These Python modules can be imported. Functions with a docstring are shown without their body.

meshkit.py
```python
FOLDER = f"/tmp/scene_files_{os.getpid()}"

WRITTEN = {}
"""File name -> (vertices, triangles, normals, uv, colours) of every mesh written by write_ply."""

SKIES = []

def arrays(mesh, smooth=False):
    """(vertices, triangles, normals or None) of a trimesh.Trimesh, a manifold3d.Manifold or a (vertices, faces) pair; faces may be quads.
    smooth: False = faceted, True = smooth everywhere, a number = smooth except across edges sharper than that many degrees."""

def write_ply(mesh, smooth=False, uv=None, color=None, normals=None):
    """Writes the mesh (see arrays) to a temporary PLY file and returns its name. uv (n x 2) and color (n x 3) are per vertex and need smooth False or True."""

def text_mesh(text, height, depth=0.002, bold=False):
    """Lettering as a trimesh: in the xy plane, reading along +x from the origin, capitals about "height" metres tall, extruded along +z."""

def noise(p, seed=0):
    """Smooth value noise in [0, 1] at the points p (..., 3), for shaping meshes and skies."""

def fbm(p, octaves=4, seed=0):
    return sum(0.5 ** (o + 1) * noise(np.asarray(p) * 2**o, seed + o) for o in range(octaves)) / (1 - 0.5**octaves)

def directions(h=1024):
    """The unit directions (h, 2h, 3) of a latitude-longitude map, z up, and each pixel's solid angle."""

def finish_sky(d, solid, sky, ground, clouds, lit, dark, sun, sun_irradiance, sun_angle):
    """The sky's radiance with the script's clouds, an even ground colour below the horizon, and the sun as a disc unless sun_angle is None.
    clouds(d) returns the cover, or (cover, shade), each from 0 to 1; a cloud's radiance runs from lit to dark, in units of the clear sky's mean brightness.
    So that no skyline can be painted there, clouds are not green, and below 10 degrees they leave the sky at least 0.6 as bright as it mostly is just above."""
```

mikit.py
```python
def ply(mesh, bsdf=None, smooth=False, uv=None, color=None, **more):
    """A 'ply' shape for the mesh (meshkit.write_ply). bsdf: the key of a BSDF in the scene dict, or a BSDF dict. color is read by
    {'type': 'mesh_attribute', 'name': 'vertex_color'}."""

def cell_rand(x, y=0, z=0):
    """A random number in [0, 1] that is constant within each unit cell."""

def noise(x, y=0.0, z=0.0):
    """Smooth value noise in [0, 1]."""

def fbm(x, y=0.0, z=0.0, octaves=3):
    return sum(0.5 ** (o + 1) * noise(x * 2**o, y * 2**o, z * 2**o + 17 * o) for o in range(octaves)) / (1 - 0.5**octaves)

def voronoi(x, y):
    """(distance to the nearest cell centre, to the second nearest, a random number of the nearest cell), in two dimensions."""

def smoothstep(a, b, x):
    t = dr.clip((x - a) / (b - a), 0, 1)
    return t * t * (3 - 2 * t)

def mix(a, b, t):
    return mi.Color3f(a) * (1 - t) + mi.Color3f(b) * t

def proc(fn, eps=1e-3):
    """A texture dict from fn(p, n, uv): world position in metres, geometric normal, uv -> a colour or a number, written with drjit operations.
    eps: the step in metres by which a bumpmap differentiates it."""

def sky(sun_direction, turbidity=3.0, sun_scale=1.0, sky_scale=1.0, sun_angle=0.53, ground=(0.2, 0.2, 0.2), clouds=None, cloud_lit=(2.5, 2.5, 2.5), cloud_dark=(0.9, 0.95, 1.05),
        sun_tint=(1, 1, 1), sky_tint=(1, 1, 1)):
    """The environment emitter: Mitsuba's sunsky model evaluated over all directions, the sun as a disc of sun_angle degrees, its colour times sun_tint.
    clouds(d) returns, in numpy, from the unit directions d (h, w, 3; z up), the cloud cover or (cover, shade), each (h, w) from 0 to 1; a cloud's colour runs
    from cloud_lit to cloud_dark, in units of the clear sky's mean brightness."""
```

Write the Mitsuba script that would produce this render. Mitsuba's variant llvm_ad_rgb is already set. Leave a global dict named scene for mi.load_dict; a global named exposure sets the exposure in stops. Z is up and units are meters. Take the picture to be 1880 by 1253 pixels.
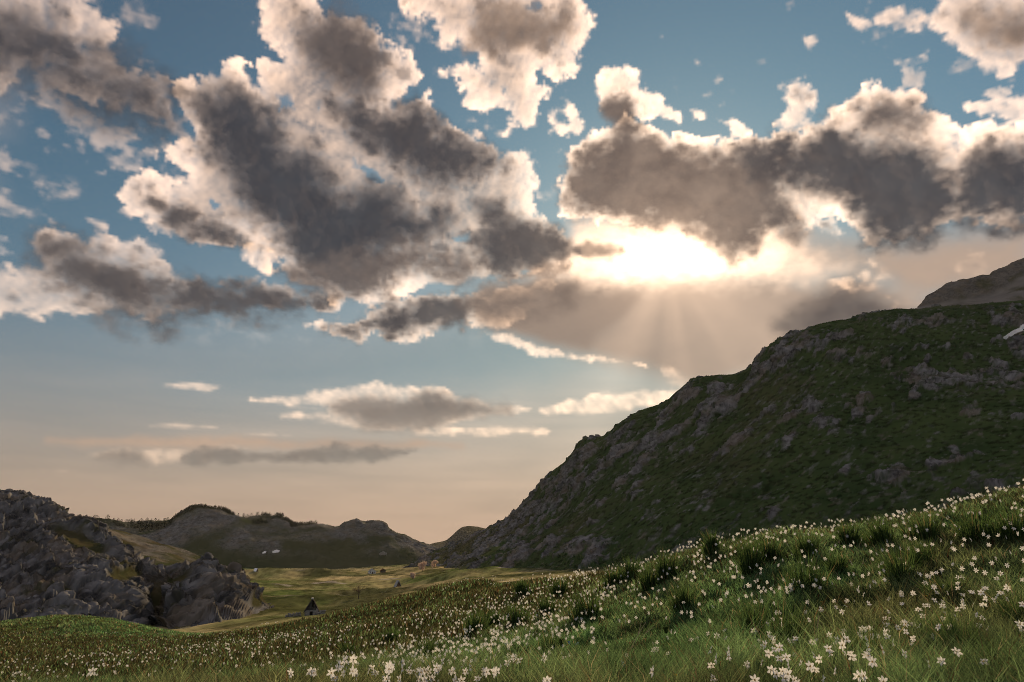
import math
import numpy as np
import trimesh
import mitsuba as mi
import meshkit
import mikit
from scipy.interpolate import RBFInterpolator, RegularGridInterpolator, PchipInterpolator

# ------------------------------------------------------------------ camera, sky, sun, exposure
# The camera's eye is the origin: x right, y ahead (up the valley), z up, metres.
T = mi.ScalarTransform4f
PITCH = math.radians(15.75)
scene = {'camera': {'type': 'perspective', 'fov': 70.0, 'fov_axis': 'x', 'near_clip': 0.05, 'far_clip': 60000.0,
                    'to_world': T().look_at(origin=[0, 0, 0], target=[0, math.cos(PITCH), math.sin(PITCH)], up=[0, 0, 1])}}
labels = {}
exposure = 1.3
SUN = np.array([0.2085, 0.9042, 0.3727])
SKY_MEAN = 0.0700 * 2 ** exposure                      # brightness of the clear sky that cloud colours are measured against
GLOW_MOST = 12.0
CLOUD_DARK = np.array([0.034, 0.038, 0.050]) / SKY_MEAN
CLOUD_LIT = CLOUD_DARK + GLOW_MOST * np.array([1.0, 0.64, 0.40]) / SKY_MEAN
# clouds of the evening sky: kind (c bright cumulus, d shaded body, h gap, v veil, g glare, b band), roughness, softness, level, outline as bearing,elevation in degrees
CLOUDS = [
 ('b', 0.8, 4.5, 0.13, '5.0,20.2 9.3,16.7 2.6,13.0 -6.1,11.7 -16.1,10.9 -24.9,10.9 -26.1,11.8 -20.6,13.4 -14.7,14.7 -6.2,16.8'),
 ('v', 0.5, 2.2, 0.4, '2.7,21.1 7.3,21.0 16.0,20.4 20.9,19.7 23.9,18.5 26.2,18.5 28.4,17.1 29.5,16.1 25.8,15.3 22.6,14.1 18.6,12.4 15.3,11.4 11.2,12.8 6.1,14.5 2.7,15.2 -0.4,16.5 -3.1,17.7 -1.8,19.4'),
 ('v', 0.5, 1, 0.3, '-3.6,18.6 -1.8,19.9 0.9,20.3 4.1,20.5 8.1,20.1 10.7,19.1 9.3,17.5 7.1,16.3 6.2,15.1 3.1,15.4 0.9,16.4 -1.8,16.9'),
 ('d', 0.5, 1.5, 0.1, '23.8,17.9 26.2,18.7 28.5,16.9 30.1,15.8 27.2,15.1 22.7,14.4 20.9,15.8'),
 ('v', 1.2, 4, 0.5, '19.5,22.4 24.3,21.8 28.0,20.8 31.5,20.9 38.0,20.5 38.7,16.1 32.8,15.8 29.5,16.5 27.0,18.8 23.9,18.7 20.9,19.9'),
 ('g', 0.9, 1.5, 2.2, '2.1,21.5 4.6,23.1 5.8,24.2 7.9,24.9 11.9,24.5 15.8,23.2 18.0,21.4 19.8,21.3 20.8,22.8 22.1,21.6 23.7,20.3 25.6,19.5 24.0,19.0 20.9,19.6 17.2,19.8 13.8,20.3 10.8,20.0 7.2,20.7 3.2,20.9'),
 ('d', 0.5, 0.6, 0.45, '5.5,22.9 7.1,23.2 9.1,22.5 8.2,22.1 6.2,22.3'),
 ('d', 0.5, 0.7, 0.5, '0.9,20.9 2.7,21.6 4.6,21.4 3.2,20.8'),
 ('c', 0.5, 0.6, 0.55, '1.9,10.4 4.8,11.1 7.8,11.6 11.2,11.8 13.2,11.5 12.4,10.6 9.4,10.3 6.0,10.0 3.0,10.1'),
 ('c', 0.5, 1, 0.3, '11.5,13.4 12.7,13.5 13.9,12.7 13.8,11.6 12.4,11.8 11.9,12.6'),
 ('c', 0.35, 0.35, 0.5, '-2.2,16.4 0.0,16.4 2.0,15.4 5.3,14.7 8.3,14.3 10.6,13.7 10.8,13.4 7.9,13.9 4.8,14.2 2.0,14.5 0.2,15.2 -1.6,15.8'),
 ('c', 0.45, 0.5, 0.5, '-19.9,10.5 -17.7,11.0 -14.5,11.6 -10.4,12.2 -6.5,12.0 -3.9,11.4 -0.9,10.8 1.9,10.4 -0.4,10.2 -3.4,9.6 -6.0,9.0 -3.9,9.0 -0.4,9.0 3.0,8.8 2.6,8.5 -1.7,8.5 -6.0,8.5 -10.2,8.6 -13.1,9.0 -15.9,9.4 -17.6,9.6 -14.4,9.8 -14.4,10.3 -17.2,10.2'),
 ('d', 0.35, 0.8, 0.08, '-14.0,10.3 -11.1,10.8 -8.6,10.6 -6.9,11.5 -3.9,10.9 -0.4,10.4 -3.9,9.8 -6.0,9.2 -8.9,8.8 -11.4,9.0 -12.3,9.6'),
 ('c', 0.15, 0.35, 0.45, '-26.4,11.1 -24.9,11.4 -23.5,11.5 -22.0,11.3 -22.8,10.8 -24.9,10.9'),
 ('c', 0.15, 0.3, 0.4, '-26.5,8.2 -24.9,8.5 -22.8,8.5 -22.0,8.3 -24.2,8.1'),
 ('c', 0.12, 0.3, 0.35, '-20.2,8.0 -18.2,8.2 -16.8,8.1 -18.6,7.9'),
 ('v', 0.5, 0.7, 0.47, '-32.4,6.7 -27.3,7.4 -21.2,7.6 -14.2,7.9 -7.6,7.9 -3.8,7.6 -10.1,7.3 -18.1,7.0 -25.5,6.7 -30.4,6.4'),
 ('c', 0.4, 0.6, 0.35, '-29.9,5.9 -27.8,6.6 -24.4,6.6 -21.9,7.1 -19.6,7.0 -21.0,6.0 -24.3,5.9 -27.4,5.5'),
 ('d', 0.3, 0.35, 0.05, '-24.1,6.1 -22.8,6.8 -21.1,6.8 -20.0,6.5 -17.3,6.6 -15.4,7.0 -13.8,7.3 -12.2,7.1 -10.5,7.5 -9.3,7.2 -7.5,7.1 -9.3,6.7 -12.5,6.4 -15.7,6.3 -18.8,6.3 -21.0,6.0 -22.9,5.9'),
 ('d', 0.3, 0.6, 0.08, '-29.2,5.9 -28.0,6.4 -26.9,6.1 -26.6,5.7 -28.0,5.6'),
 ('c', 0.2, 0.5, 0.3, '-34.7,4.7 -32.4,4.9 -30.1,4.9 -32.4,4.6'),
 ('w', 1.1, 1.3, 0.38, '-39.6,27.4 -38.0,28.1 -37.2,27.5 -36.6,26.7 -35.2,26.1 -35.6,25.5 -37.0,26.2 -38.1,26.2 -39.4,26.1'),
 ('w', 1.1, 1.3, 0.45, '-36.5,28.9 -35.0,28.9 -33.3,28.4 -31.6,28.0 -29.9,27.4 -29.4,26.2 -30.2,25.1 -31.5,25.0 -31.8,26.0 -33.4,26.1 -34.5,26.4 -33.1,27.3 -33.7,27.8 -35.9,28.1'),
 ('w', 1, 1.3, 0.36, '-37.8,24.4 -36.4,24.5 -35.1,23.9 -33.4,23.6 -33.7,22.4 -35.0,22.5 -36.0,23.3 -37.3,23.8'),
 ('w', 0.9, 1.2, 0.4, '-38.6,22.1 -37.0,22.1 -35.9,21.7 -34.7,21.3 -35.9,20.9 -37.1,21.0 -38.3,20.9'),
 ('w', 0.6, 1, 0.3, '-38.0,19.0 -36.5,19.2 -36.7,18.6 -37.9,18.4'),
 ('w', 0.8, 1.2, 0.3, '-32.3,35.9 -31.1,35.9 -29.9,35.4 -31.3,34.7 -32.7,35.0'),
 ('c', 0.75, 0.8, 0.46, '-38.0,17.4 -36.3,17.7 -35.6,18.2 -34.7,18.4 -35.2,19.3 -34.9,20.1 -33.6,20.6 -32.1,20.2 -31.6,21.1 -30.4,20.8 -29.8,21.2 -28.5,21.4 -27.0,20.7 -27.2,19.8 -25.9,19.1 -23.7,18.7 -21.9,18.7 -21.2,19.3 -18.4,19.3 -15.0,18.8 -12.6,18.5 -14.5,17.5 -19.0,17.4 -23.0,17.2 -25.2,16.3 -27.3,15.6 -29.1,15.9 -31.4,15.3 -33.9,14.6 -37.4,13.8'),
 ('c', 0.3, 0.4, 0.45, '-32.4,21.7 -31.7,22.0 -30.8,21.5 -31.0,21.0 -32.0,21.3'),
 ('d', 0.9, 1.7, 0.07, '-34.8,18.3 -34.7,19.5 -33.5,20.2 -32.4,19.9 -31.4,19.7 -30.1,19.1 -28.4,18.8 -26.1,18.3 -25.0,18.1 -22.3,17.9 -19.1,18.2 -16.7,18.4 -15.0,18.2 -19.0,17.1 -22.9,16.9 -25.5,15.9 -27.0,15.2 -29.0,15.5 -30.4,15.8 -31.9,16.5 -34.0,17.6'),
 ('d', 0.5, 0.9, 0.05, '-25.9,18.0 -24.3,18.6 -22.7,18.4 -21.2,17.5 -23.0,17.1 -25.2,17.1'),
 ('d', 0.4, 0.8, 0.05, '-21.6,18.7 -20.0,18.8 -17.5,18.4 -15.0,18.2 -18.2,17.6 -21.1,17.7'),
 ('c', 0.8, 1, 0.42, '-41.4,34.2 -35.8,36.3 -34.7,34.9 -33.7,34.0 -32.9,34.5 -33.3,33.0 -34.4,32.5 -32.5,32.2 -30.9,32.3 -28.8,31.8 -27.8,30.6 -27.3,29.4 -28.8,28.8 -30.7,29.2 -32.2,29.5 -34.0,29.4 -35.9,29.8 -37.3,30.1 -38.3,28.7 -39.9,27.2'),
 ('d', 0.9, 2.4, 0.03, '-41.5,31.9 -39.6,33.1 -37.8,32.9 -36.0,32.5 -34.5,32.2 -32.7,32.2 -31.0,32.2 -29.0,31.7 -28.0,30.5 -27.3,29.8 -28.3,28.7 -30.8,28.7 -32.5,28.9 -34.3,28.9 -36.1,29.2 -37.8,29.2 -40.7,28.2'),
 ('c', 0.95, 0.8, 0.78, '-11.5,41.6 -5.7,42.0 2.1,42.1 6.2,42.0 6.8,40.2 7.6,38.9 6.9,37.4 5.8,35.9 4.4,35.1 3.4,35.8 2.2,35.6 3.0,34.4 2.2,32.4 0.5,31.5 -0.6,31.4 -0.7,32.7 -2.8,33.3 -4.8,33.1 -4.4,34.4 -5.3,35.2 -6.8,35.7 -5.5,36.5 -3.7,36.7 -4.6,37.3 -6.7,37.3 -7.5,38.4 -9.8,39.5'),
 ('h', 0.6, 0.7, 0, '-7.0,37.2 -4.5,37.9 -4.0,37.3 -3.0,36.4 -5.0,36.4'),
 ('h', 0.5, 0.6, 0, '-1.2,35.3 0.0,35.3 -0.1,34.0 -1.1,34.0'),
 ('h', 0.5, 0.6, 0, '0.5,40.6 2.6,40.7 3.0,40.0 1.3,39.7'),
 ('d', 0.6, 1.2, 0.3, '-4.0,37.5 -3.0,40.0 0.5,40.1 3.0,39.3 5.3,39.6 5.3,38.5 3.0,37.7 0.0,37.9 -2.0,37.3'),
 ('c', 0.5, 0.5, 0.8, '7.4,35.1 8.8,35.9 10.3,36.1 11.5,35.2 11.5,34.1 13.0,33.8 14.3,32.7 15.1,31.8 14.7,31.2 13.1,32.1 11.5,32.0 10.8,32.7 9.9,33.2 8.7,33.2 7.8,32.7 7.6,33.5'),
 ('d', 0.35, 0.6, 0.15, '7.9,33.1 8.5,33.6 10.2,33.6 10.7,32.7 10.1,32.1 8.9,32.2'),
 ('c', 0.5, 0.5, 0.72, '4.9,34.0 5.7,33.6 6.6,31.8 5.8,31.1 4.3,31.3 2.9,31.5 3.5,32.5 4.8,32.4'),
 ('c', 0.5, 0.5, 0.72, '3.0,33.2 3.8,33.1 4.6,32.3 3.9,31.8 3.1,32.1'),
 ('c', 0.3, 0.4, 0.6, '15.6,32.3 16.6,32.0 16.6,31.5 15.8,31.7'),
 ('c', 0.4, 0.4, 0.65, '17.7,31.3 18.9,31.2 20.3,30.2 19.9,29.7 18.8,29.9 18.6,30.6'),
 ('c', 0.7, 0.7, 0.62, '22.9,33.0 24.0,33.1 25.6,32.2 25.5,31.3 25.0,30.3 25.3,29.5 24.0,29.1 22.4,29.8 23.2,31.0 23.1,32.0'),
 ('c', 0.7, 0.8, 0.55, '28.0,36.6 30.2,35.4 31.2,36.1 32.6,35.5 33.9,34.6 33.4,33.7 31.5,33.9 30.1,34.8 28.9,34.8'),
 ('c', 0.8, 0.8, 0.62, '34.3,34.4 35.4,36.4 42.3,33.8 41.3,29.7 38.8,29.6 38.5,29.3 36.6,30.0 36.0,31.1 34.9,32.2 34.3,33.4'),
 ('d', 0.7, 1.5, 0.3, '36.8,32.9 38.2,32.8 39.8,32.6 41.7,31.5 41.5,30.3 39.0,30.7 37.6,31.7'),
 ('c', 0.6, 0.6, 0.52, '31.6,32.4 33.5,32.5 33.6,31.9 31.9,31.7'),
 ('c', 0.6, 0.7, 0.6, '35.3,28.3 37.2,28.4 39.1,28.0 40.9,27.7 40.4,25.4 37.6,26.9'),
 ('c', 0.6, 0.6, 0.5, '36.5,29.6 38.4,28.8 38.1,28.1 36.5,28.6'),
 ('c', 0.3, 0.4, 0.35, '25.2,35.4 26.2,35.3 26.4,34.9 25.3,34.9'),
 ('c', 0.5, 0.6, 0.3, '31.9,31.7 33.3,31.3 32.8,30.4 31.7,30.7'),
 ('c', 0.95, 0.8, 0.68, '-28.0,30.9 -27.1,32.2 -25.3,33.6 -23.4,33.8 -22.1,33.3 -22.2,34.4 -21.0,35.3 -22.5,36.4 -22.4,37.9 -23.3,39.8 -18.9,40.6 -16.8,38.9 -13.9,38.6 -11.9,38.0 -9.6,36.8 -8.1,35.3 -9.0,34.4 -10.2,33.3 -7.3,34.2 -6.2,32.3 -5.3,31.8 -3.4,32.2 -1.7,31.0 -0.7,30.0 1.1,30.3 1.9,29.4 1.7,27.8 2.2,26.1 2.8,25.3 4.6,23.6 5.3,22.5 3.2,21.4 0.9,20.7 -1.8,20.2 -5.4,19.7 -8.1,19.3 -11.1,18.2 -14.1,18.4 -17.6,19.3 -19.3,20.4 -20.9,21.5 -21.9,21.5 -24.2,21.1 -26.2,21.5 -28.5,21.8 -30.5,22.4 -30.9,24.0 -30.2,25.1 -28.3,25.7 -26.8,25.9 -28.1,26.8 -28.2,27.7 -26.6,28.7 -27.5,29.7'),
 ('h', 0.5, 0.7, 0, '-20.9,32.9 -19.2,33.4 -18.6,32.0 -20.0,31.4'),
 ('h', 0.5, 0.8, 0, '-17.5,32.7 -16.2,33.1 -16.8,31.9'),
 ('h', 0.6, 0.8, 0, '-14.4,29.7 -11.7,28.7 -9.6,27.3 -11.2,27.1 -13.5,28.3'),
 ('h', 0.6, 0.8, 0, '-24.5,24.8 -23.5,24.6 -23.6,23.6 -24.3,23.8'),
 ('h', 0.5, 0.8, 0, '-22.6,22.4 -21.6,23.0 -21.2,21.6 -22.3,21.7'),
 ('h', 0.5, 0.7, 0, '-5.3,23.8 -3.7,24.0 -3.3,23.3 -4.8,23.1'),
 ('d', 0.75, 1.5, 0.02, '-27.9,30.8 -27.0,31.5 -25.9,32.1 -23.8,32.4 -21.9,32.1 -20.0,30.6 -18.7,28.7 -17.4,29.1 -15.5,28.0 -14.7,27.2 -14.5,26.6 -12.1,27.5 -9.8,27.3 -9.3,26.3 -7.9,25.3 -5.4,25.9 -4.9,25.2 -6.0,24.2 -7.8,23.5 -10.9,22.0 -11.2,20.8 -13.3,19.4 -15.5,19.4 -17.4,20.2 -19.0,21.3 -19.4,22.9 -22.2,24.3 -22.9,26.3 -24.8,27.5 -25.9,28.0 -25.5,29.6 -27.2,30.2'),
 ('d', 0.6, 1.3, 0.1, '-18.8,38.0 -16.3,38.8 -13.9,38.2 -11.9,37.3 -11.6,35.5 -12.0,33.2 -14.4,33.5 -17.7,34.7 -18.9,36.2'),
 ('d', 0.7, 1.2, 0.04, '-16.2,32.9 -13.4,32.7 -11.5,32.5 -8.7,33.8 -7.0,33.0 -6.2,31.7 -4.3,31.3 -2.6,30.9 -1.2,29.8 -0.7,28.9 -2.8,28.5 -5.0,28.0 -5.4,27.2 -7.7,27.8 -10.4,29.4 -13.9,30.7 -14.7,31.7'),
 ('d', 0.5, 0.9, 0.05, '-3.5,26.6 -0.9,26.4 -0.5,25.4 1.6,25.1 3.9,24.1 5.4,22.6 3.2,21.9 0.9,21.1 -1.6,20.9 -2.7,22.0 -3.1,23.2 -1.6,24.5 -2.6,25.5'),
 ('d', 0.5, 0.8, 0.06, '-28.2,23.8 -26.5,23.7 -24.5,23.1 -22.6,22.6 -21.3,21.9 -23.1,21.6 -25.6,21.8 -27.5,22.7'),
 ('d', 0.8, 1.6, 0.12, '-18.7,20.2 -15.2,21.1 -11.3,22.2 -7.3,22.9 -4.1,22.3 -2.3,20.9 -4.1,20.2 -6.8,21.0 -9.9,20.8 -13.3,19.0 -16.9,19.1'),
 ('c', 0.5, 0.6, 0.6, '-21.8,21.1 -20.4,23.1 -19.5,22.4 -19.0,20.9 -19.3,19.8 -20.7,20.3'),
 ('c', 0.7, 0.5, 0.62, '-16.5,16.3 -14.9,17.0 -12.7,16.8 -11.1,18.1 -8.3,18.9 -6.3,19.7 -3.2,19.5 0.5,20.2 3.2,20.6 4.5,20.2 2.7,18.6 0.9,17.3 -1.1,16.9 -2.7,16.8 -5.1,17.2 -6.9,16.0 -9.0,15.3 -10.6,16.1 -12.6,14.9 -14.8,16.0'),
 ('d', 0.6, 0.8, 0.06, '-14.6,16.3 -13.2,16.5 -11.5,17.4 -9.8,18.1 -8.1,18.6 -6.3,19.1 -4.1,19.2 -3.2,18.6 -3.8,17.3 -6.2,17.1 -8.2,16.5 -9.7,15.7 -11.0,16.6 -12.7,15.6'),
 ('d', 0.5, 1.2, 0.2, '-4.1,19.1 -0.5,19.8 3.2,20.2 5.4,20.2 4.5,18.5 0.9,17.5 -2.2,17.3'),
 ('c', 0.75, 0.45, 1, '4.0,26.5 4.2,28.1 4.9,29.7 5.8,30.7 7.1,31.6 9.0,31.8 10.1,32.5 11.4,31.6 12.6,31.4 15.1,30.5 19.1,29.8 22.2,29.7 24.1,29.7 25.4,30.2 26.6,30.5 27.9,30.7 28.9,31.4 30.3,31.4 31.7,30.7 32.9,29.1 34.2,28.2 34.9,27.3 36.3,27.2 37.2,26.5 40.7,25.2 39.6,19.7 37.3,20.2 34.9,21.1 33.0,21.6 31.2,20.9 29.4,20.6 27.6,21.1 26.6,22.1 25.6,23.1 24.4,22.5 23.3,21.9 22.8,21.1 21.5,22.2 20.3,22.3 19.7,20.9 17.9,20.8 17.3,22.1 15.3,22.9 13.6,23.8 11.0,24.1 7.9,24.9 5.5,24.5 4.2,25.3'),
 ('d', 0.6, 0.9, 0.16, '4.4,26.4 4.6,27.9 5.5,29.5 6.7,30.4 8.2,30.8 9.1,31.8 10.2,32.3 11.1,31.5 11.4,30.8 13.0,30.6 15.0,29.7 16.7,29.2 18.9,29.1 21.1,29.2 22.7,28.6 22.1,26.8 21.5,25.3 22.1,23.7 20.4,22.9 19.5,21.3 17.9,21.1 17.2,22.4 15.4,23.3 13.7,24.2 11.0,24.6 7.9,25.3 5.6,25.1'),
 ('d', 0.7, 1.1, 0.03, '19.0,29.0 21.9,29.3 24.4,28.9 25.5,29.4 26.5,29.6 27.5,28.4 28.9,27.6 31.1,26.9 32.4,26.4 33.0,25.3 34.1,23.9 35.0,25.2 36.1,25.8 37.4,25.6 40.5,24.4 39.6,19.5 37.0,20.1 34.9,20.9 33.0,21.3 31.2,20.7 29.4,20.4 27.8,21.0 27.1,22.7 26.2,24.2 23.9,25.3 21.6,25.9 20.0,27.1'),
 ('d', 0.5, 1.1, 0.1, '28.2,30.1 30.1,30.2 31.9,29.6 33.0,28.4 32.3,27.7 30.6,28.3 28.7,28.7'),
 ('d', 0.5, 1, 0.1, '20.7,25.9 22.3,25.0 23.3,23.1 22.9,21.6 21.6,22.4 20.9,23.9'),
 ('c', 1, 1.5, 0.5, '22.6,24.5 23.9,24.9 25.7,23.5 26.6,21.8 25.8,21.1 24.0,22.4'),
 ('c', 0.9, 1.8, 0.48, '24.7,18.6 26.3,19.3 27.8,19.6 29.2,19.0 29.3,18.1 28.6,17.5 29.1,16.4 27.8,17.0 26.5,18.1'),
 ('c', 0.9, 1.8, 0.45, '32.9,18.5 34.2,18.9 35.3,18.4 35.9,17.6 34.3,17.3 33.4,17.9'),
 ('c', 0.6, 1.2, 0.45, '28.8,16.7 29.9,16.8 30.5,16.2 29.4,15.9'),
]
MEADOW_SURVEY = [[(-32.75, -7.82, 29.39), (-20.28, -8.71, 20.52), (-9.32, -9.15, 15.07), (0.00, -9.28, 12.25), (10.09, -9.13, 9.954), (20.62, -8.69, 8.227), (27.47, -8.24, 7.692), (32.75, -7.82, 7.49), (-37.95, -7.34, 35.72), (38.44, -7.29, 7.373), (20.99, -5.19, 12), (33.25, -4.65, 10.25), (10.28, -5.47, 14.94), (2.40, -5.56, 21.02), (-5.58, -5.53, 28.3), (-13.27, -6.49, 32.24), (-23.84, -6.93, 41.72), (-32.95, -6.51, 48.64), (38.98, -4.33, 10.35), (33.81, -1.14, 13.48), (25.14, -1.60, 14.69), (18.08, -2.05, 15.46), (12.37, -2.67, 17.92), (7.63, -3.27, 21.84), (2.42, -3.87, 27.07), (-2.41, -4.06, 34.43), (-7.58, -4.77, 41.17), (-13.34, -5.41, 49.34), (-20.54, -6.17, 55.82), (-27.15, -6.06, 61.71), (-33.08, -5.71, 67.05), (-38.31, -5.35, 71.59), (40.45, 3.85, 19.55), (34.49, 3.22, 19.11), (28.86, 2.00, 18.38), (21.97, 0.81, 18.12), (18.29, 0.38, 18.8), (15.24, -0.00, 19.59), (12.49, -0.65, 20.79), (9.70, -1.39, 23.23), (5.68, -1.99, 28.31), (2.44, -2.30, 37.28), (-1.62, -2.52, 48.76), (-5.65, -3.10, 53.2), (-9.58, -3.93, 57.6), (-11.49, -4.43, 59.8), (-14.31, -5.03, 62.85), (-17.06, -5.32, 65.9), (-20.60, -5.55, 70.51), (-24.01, -5.49, 75.53), (-27.23, -5.47, 78.72), (-30.28, -5.38, 82.22), (-33.15, -5.28, 86), (-38.37, -5.00, 91.84), (28.80, 1.50, 24.58), (21.91, 0.29, 23.96), (18.24, -0.15, 24.46), (15.20, -0.53, 25.1), (12.46, -1.19, 26.12), (9.67, -1.93, 28.83), (5.66, -2.53, 34.86), (2.43, -2.84, 45.33), (-1.62, -3.05, 58.24), (-5.63, -3.63, 63.76), (-9.55, -4.45, 72.56), (-11.46, -4.94, 77.14), (-14.27, -5.53, 83.58), (-17.02, -5.81, 88.94), (-20.55, -6.04, 95.16), (-23.95, -5.96, 101.9), (-27.17, -5.93, 106.2), (-30.21, -5.83, 110.9), (-33.08, -5.71, 116), (-38.30, -5.41, 123.9), (28.58, -0.10, 32.58), (21.74, -1.39, 31.74), (18.09, -1.86, 32.36), (15.08, -2.26, 33.14), (12.36, -2.93, 34.41), (9.59, -3.67, 37.78), (5.61, -4.27, 45.15), (2.41, -4.59, 57.46), (-1.60, -4.79, 82.03), (-5.58, -5.35, 94.45), (-9.47, -6.14, 107.5), (-11.37, -6.61, 114.2), (-14.15, -7.17, 123.8), (-16.88, -7.42, 131.7), (-20.39, -7.61, 140.8), (-23.77, -7.49, 150.8), (-26.97, -7.43, 157.1), (-30.00, -7.28, 164), (-32.86, -7.12, 171.4), (-38.06, -6.74, 182.9), (28.39, -1.48, 58.64), (21.58, -2.82, 55.48), (17.96, -3.32, 54.23), (14.97, -3.74, 53.4), (12.26, -4.41, 52.79), (9.52, -5.15, 52.31), (5.57, -5.76, 51.83), (2.39, -6.07, 51.63), (28.30, -2.17, 159), (21.51, -3.53, 150.5), (17.90, -4.05, 147.1), (14.91, -4.47, 144.9), (12.22, -5.14, 143.2), (9.48, -5.89, 141.9), (5.55, -6.49, 140.7), (2.38, -6.80, 140.1)]]
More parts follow.
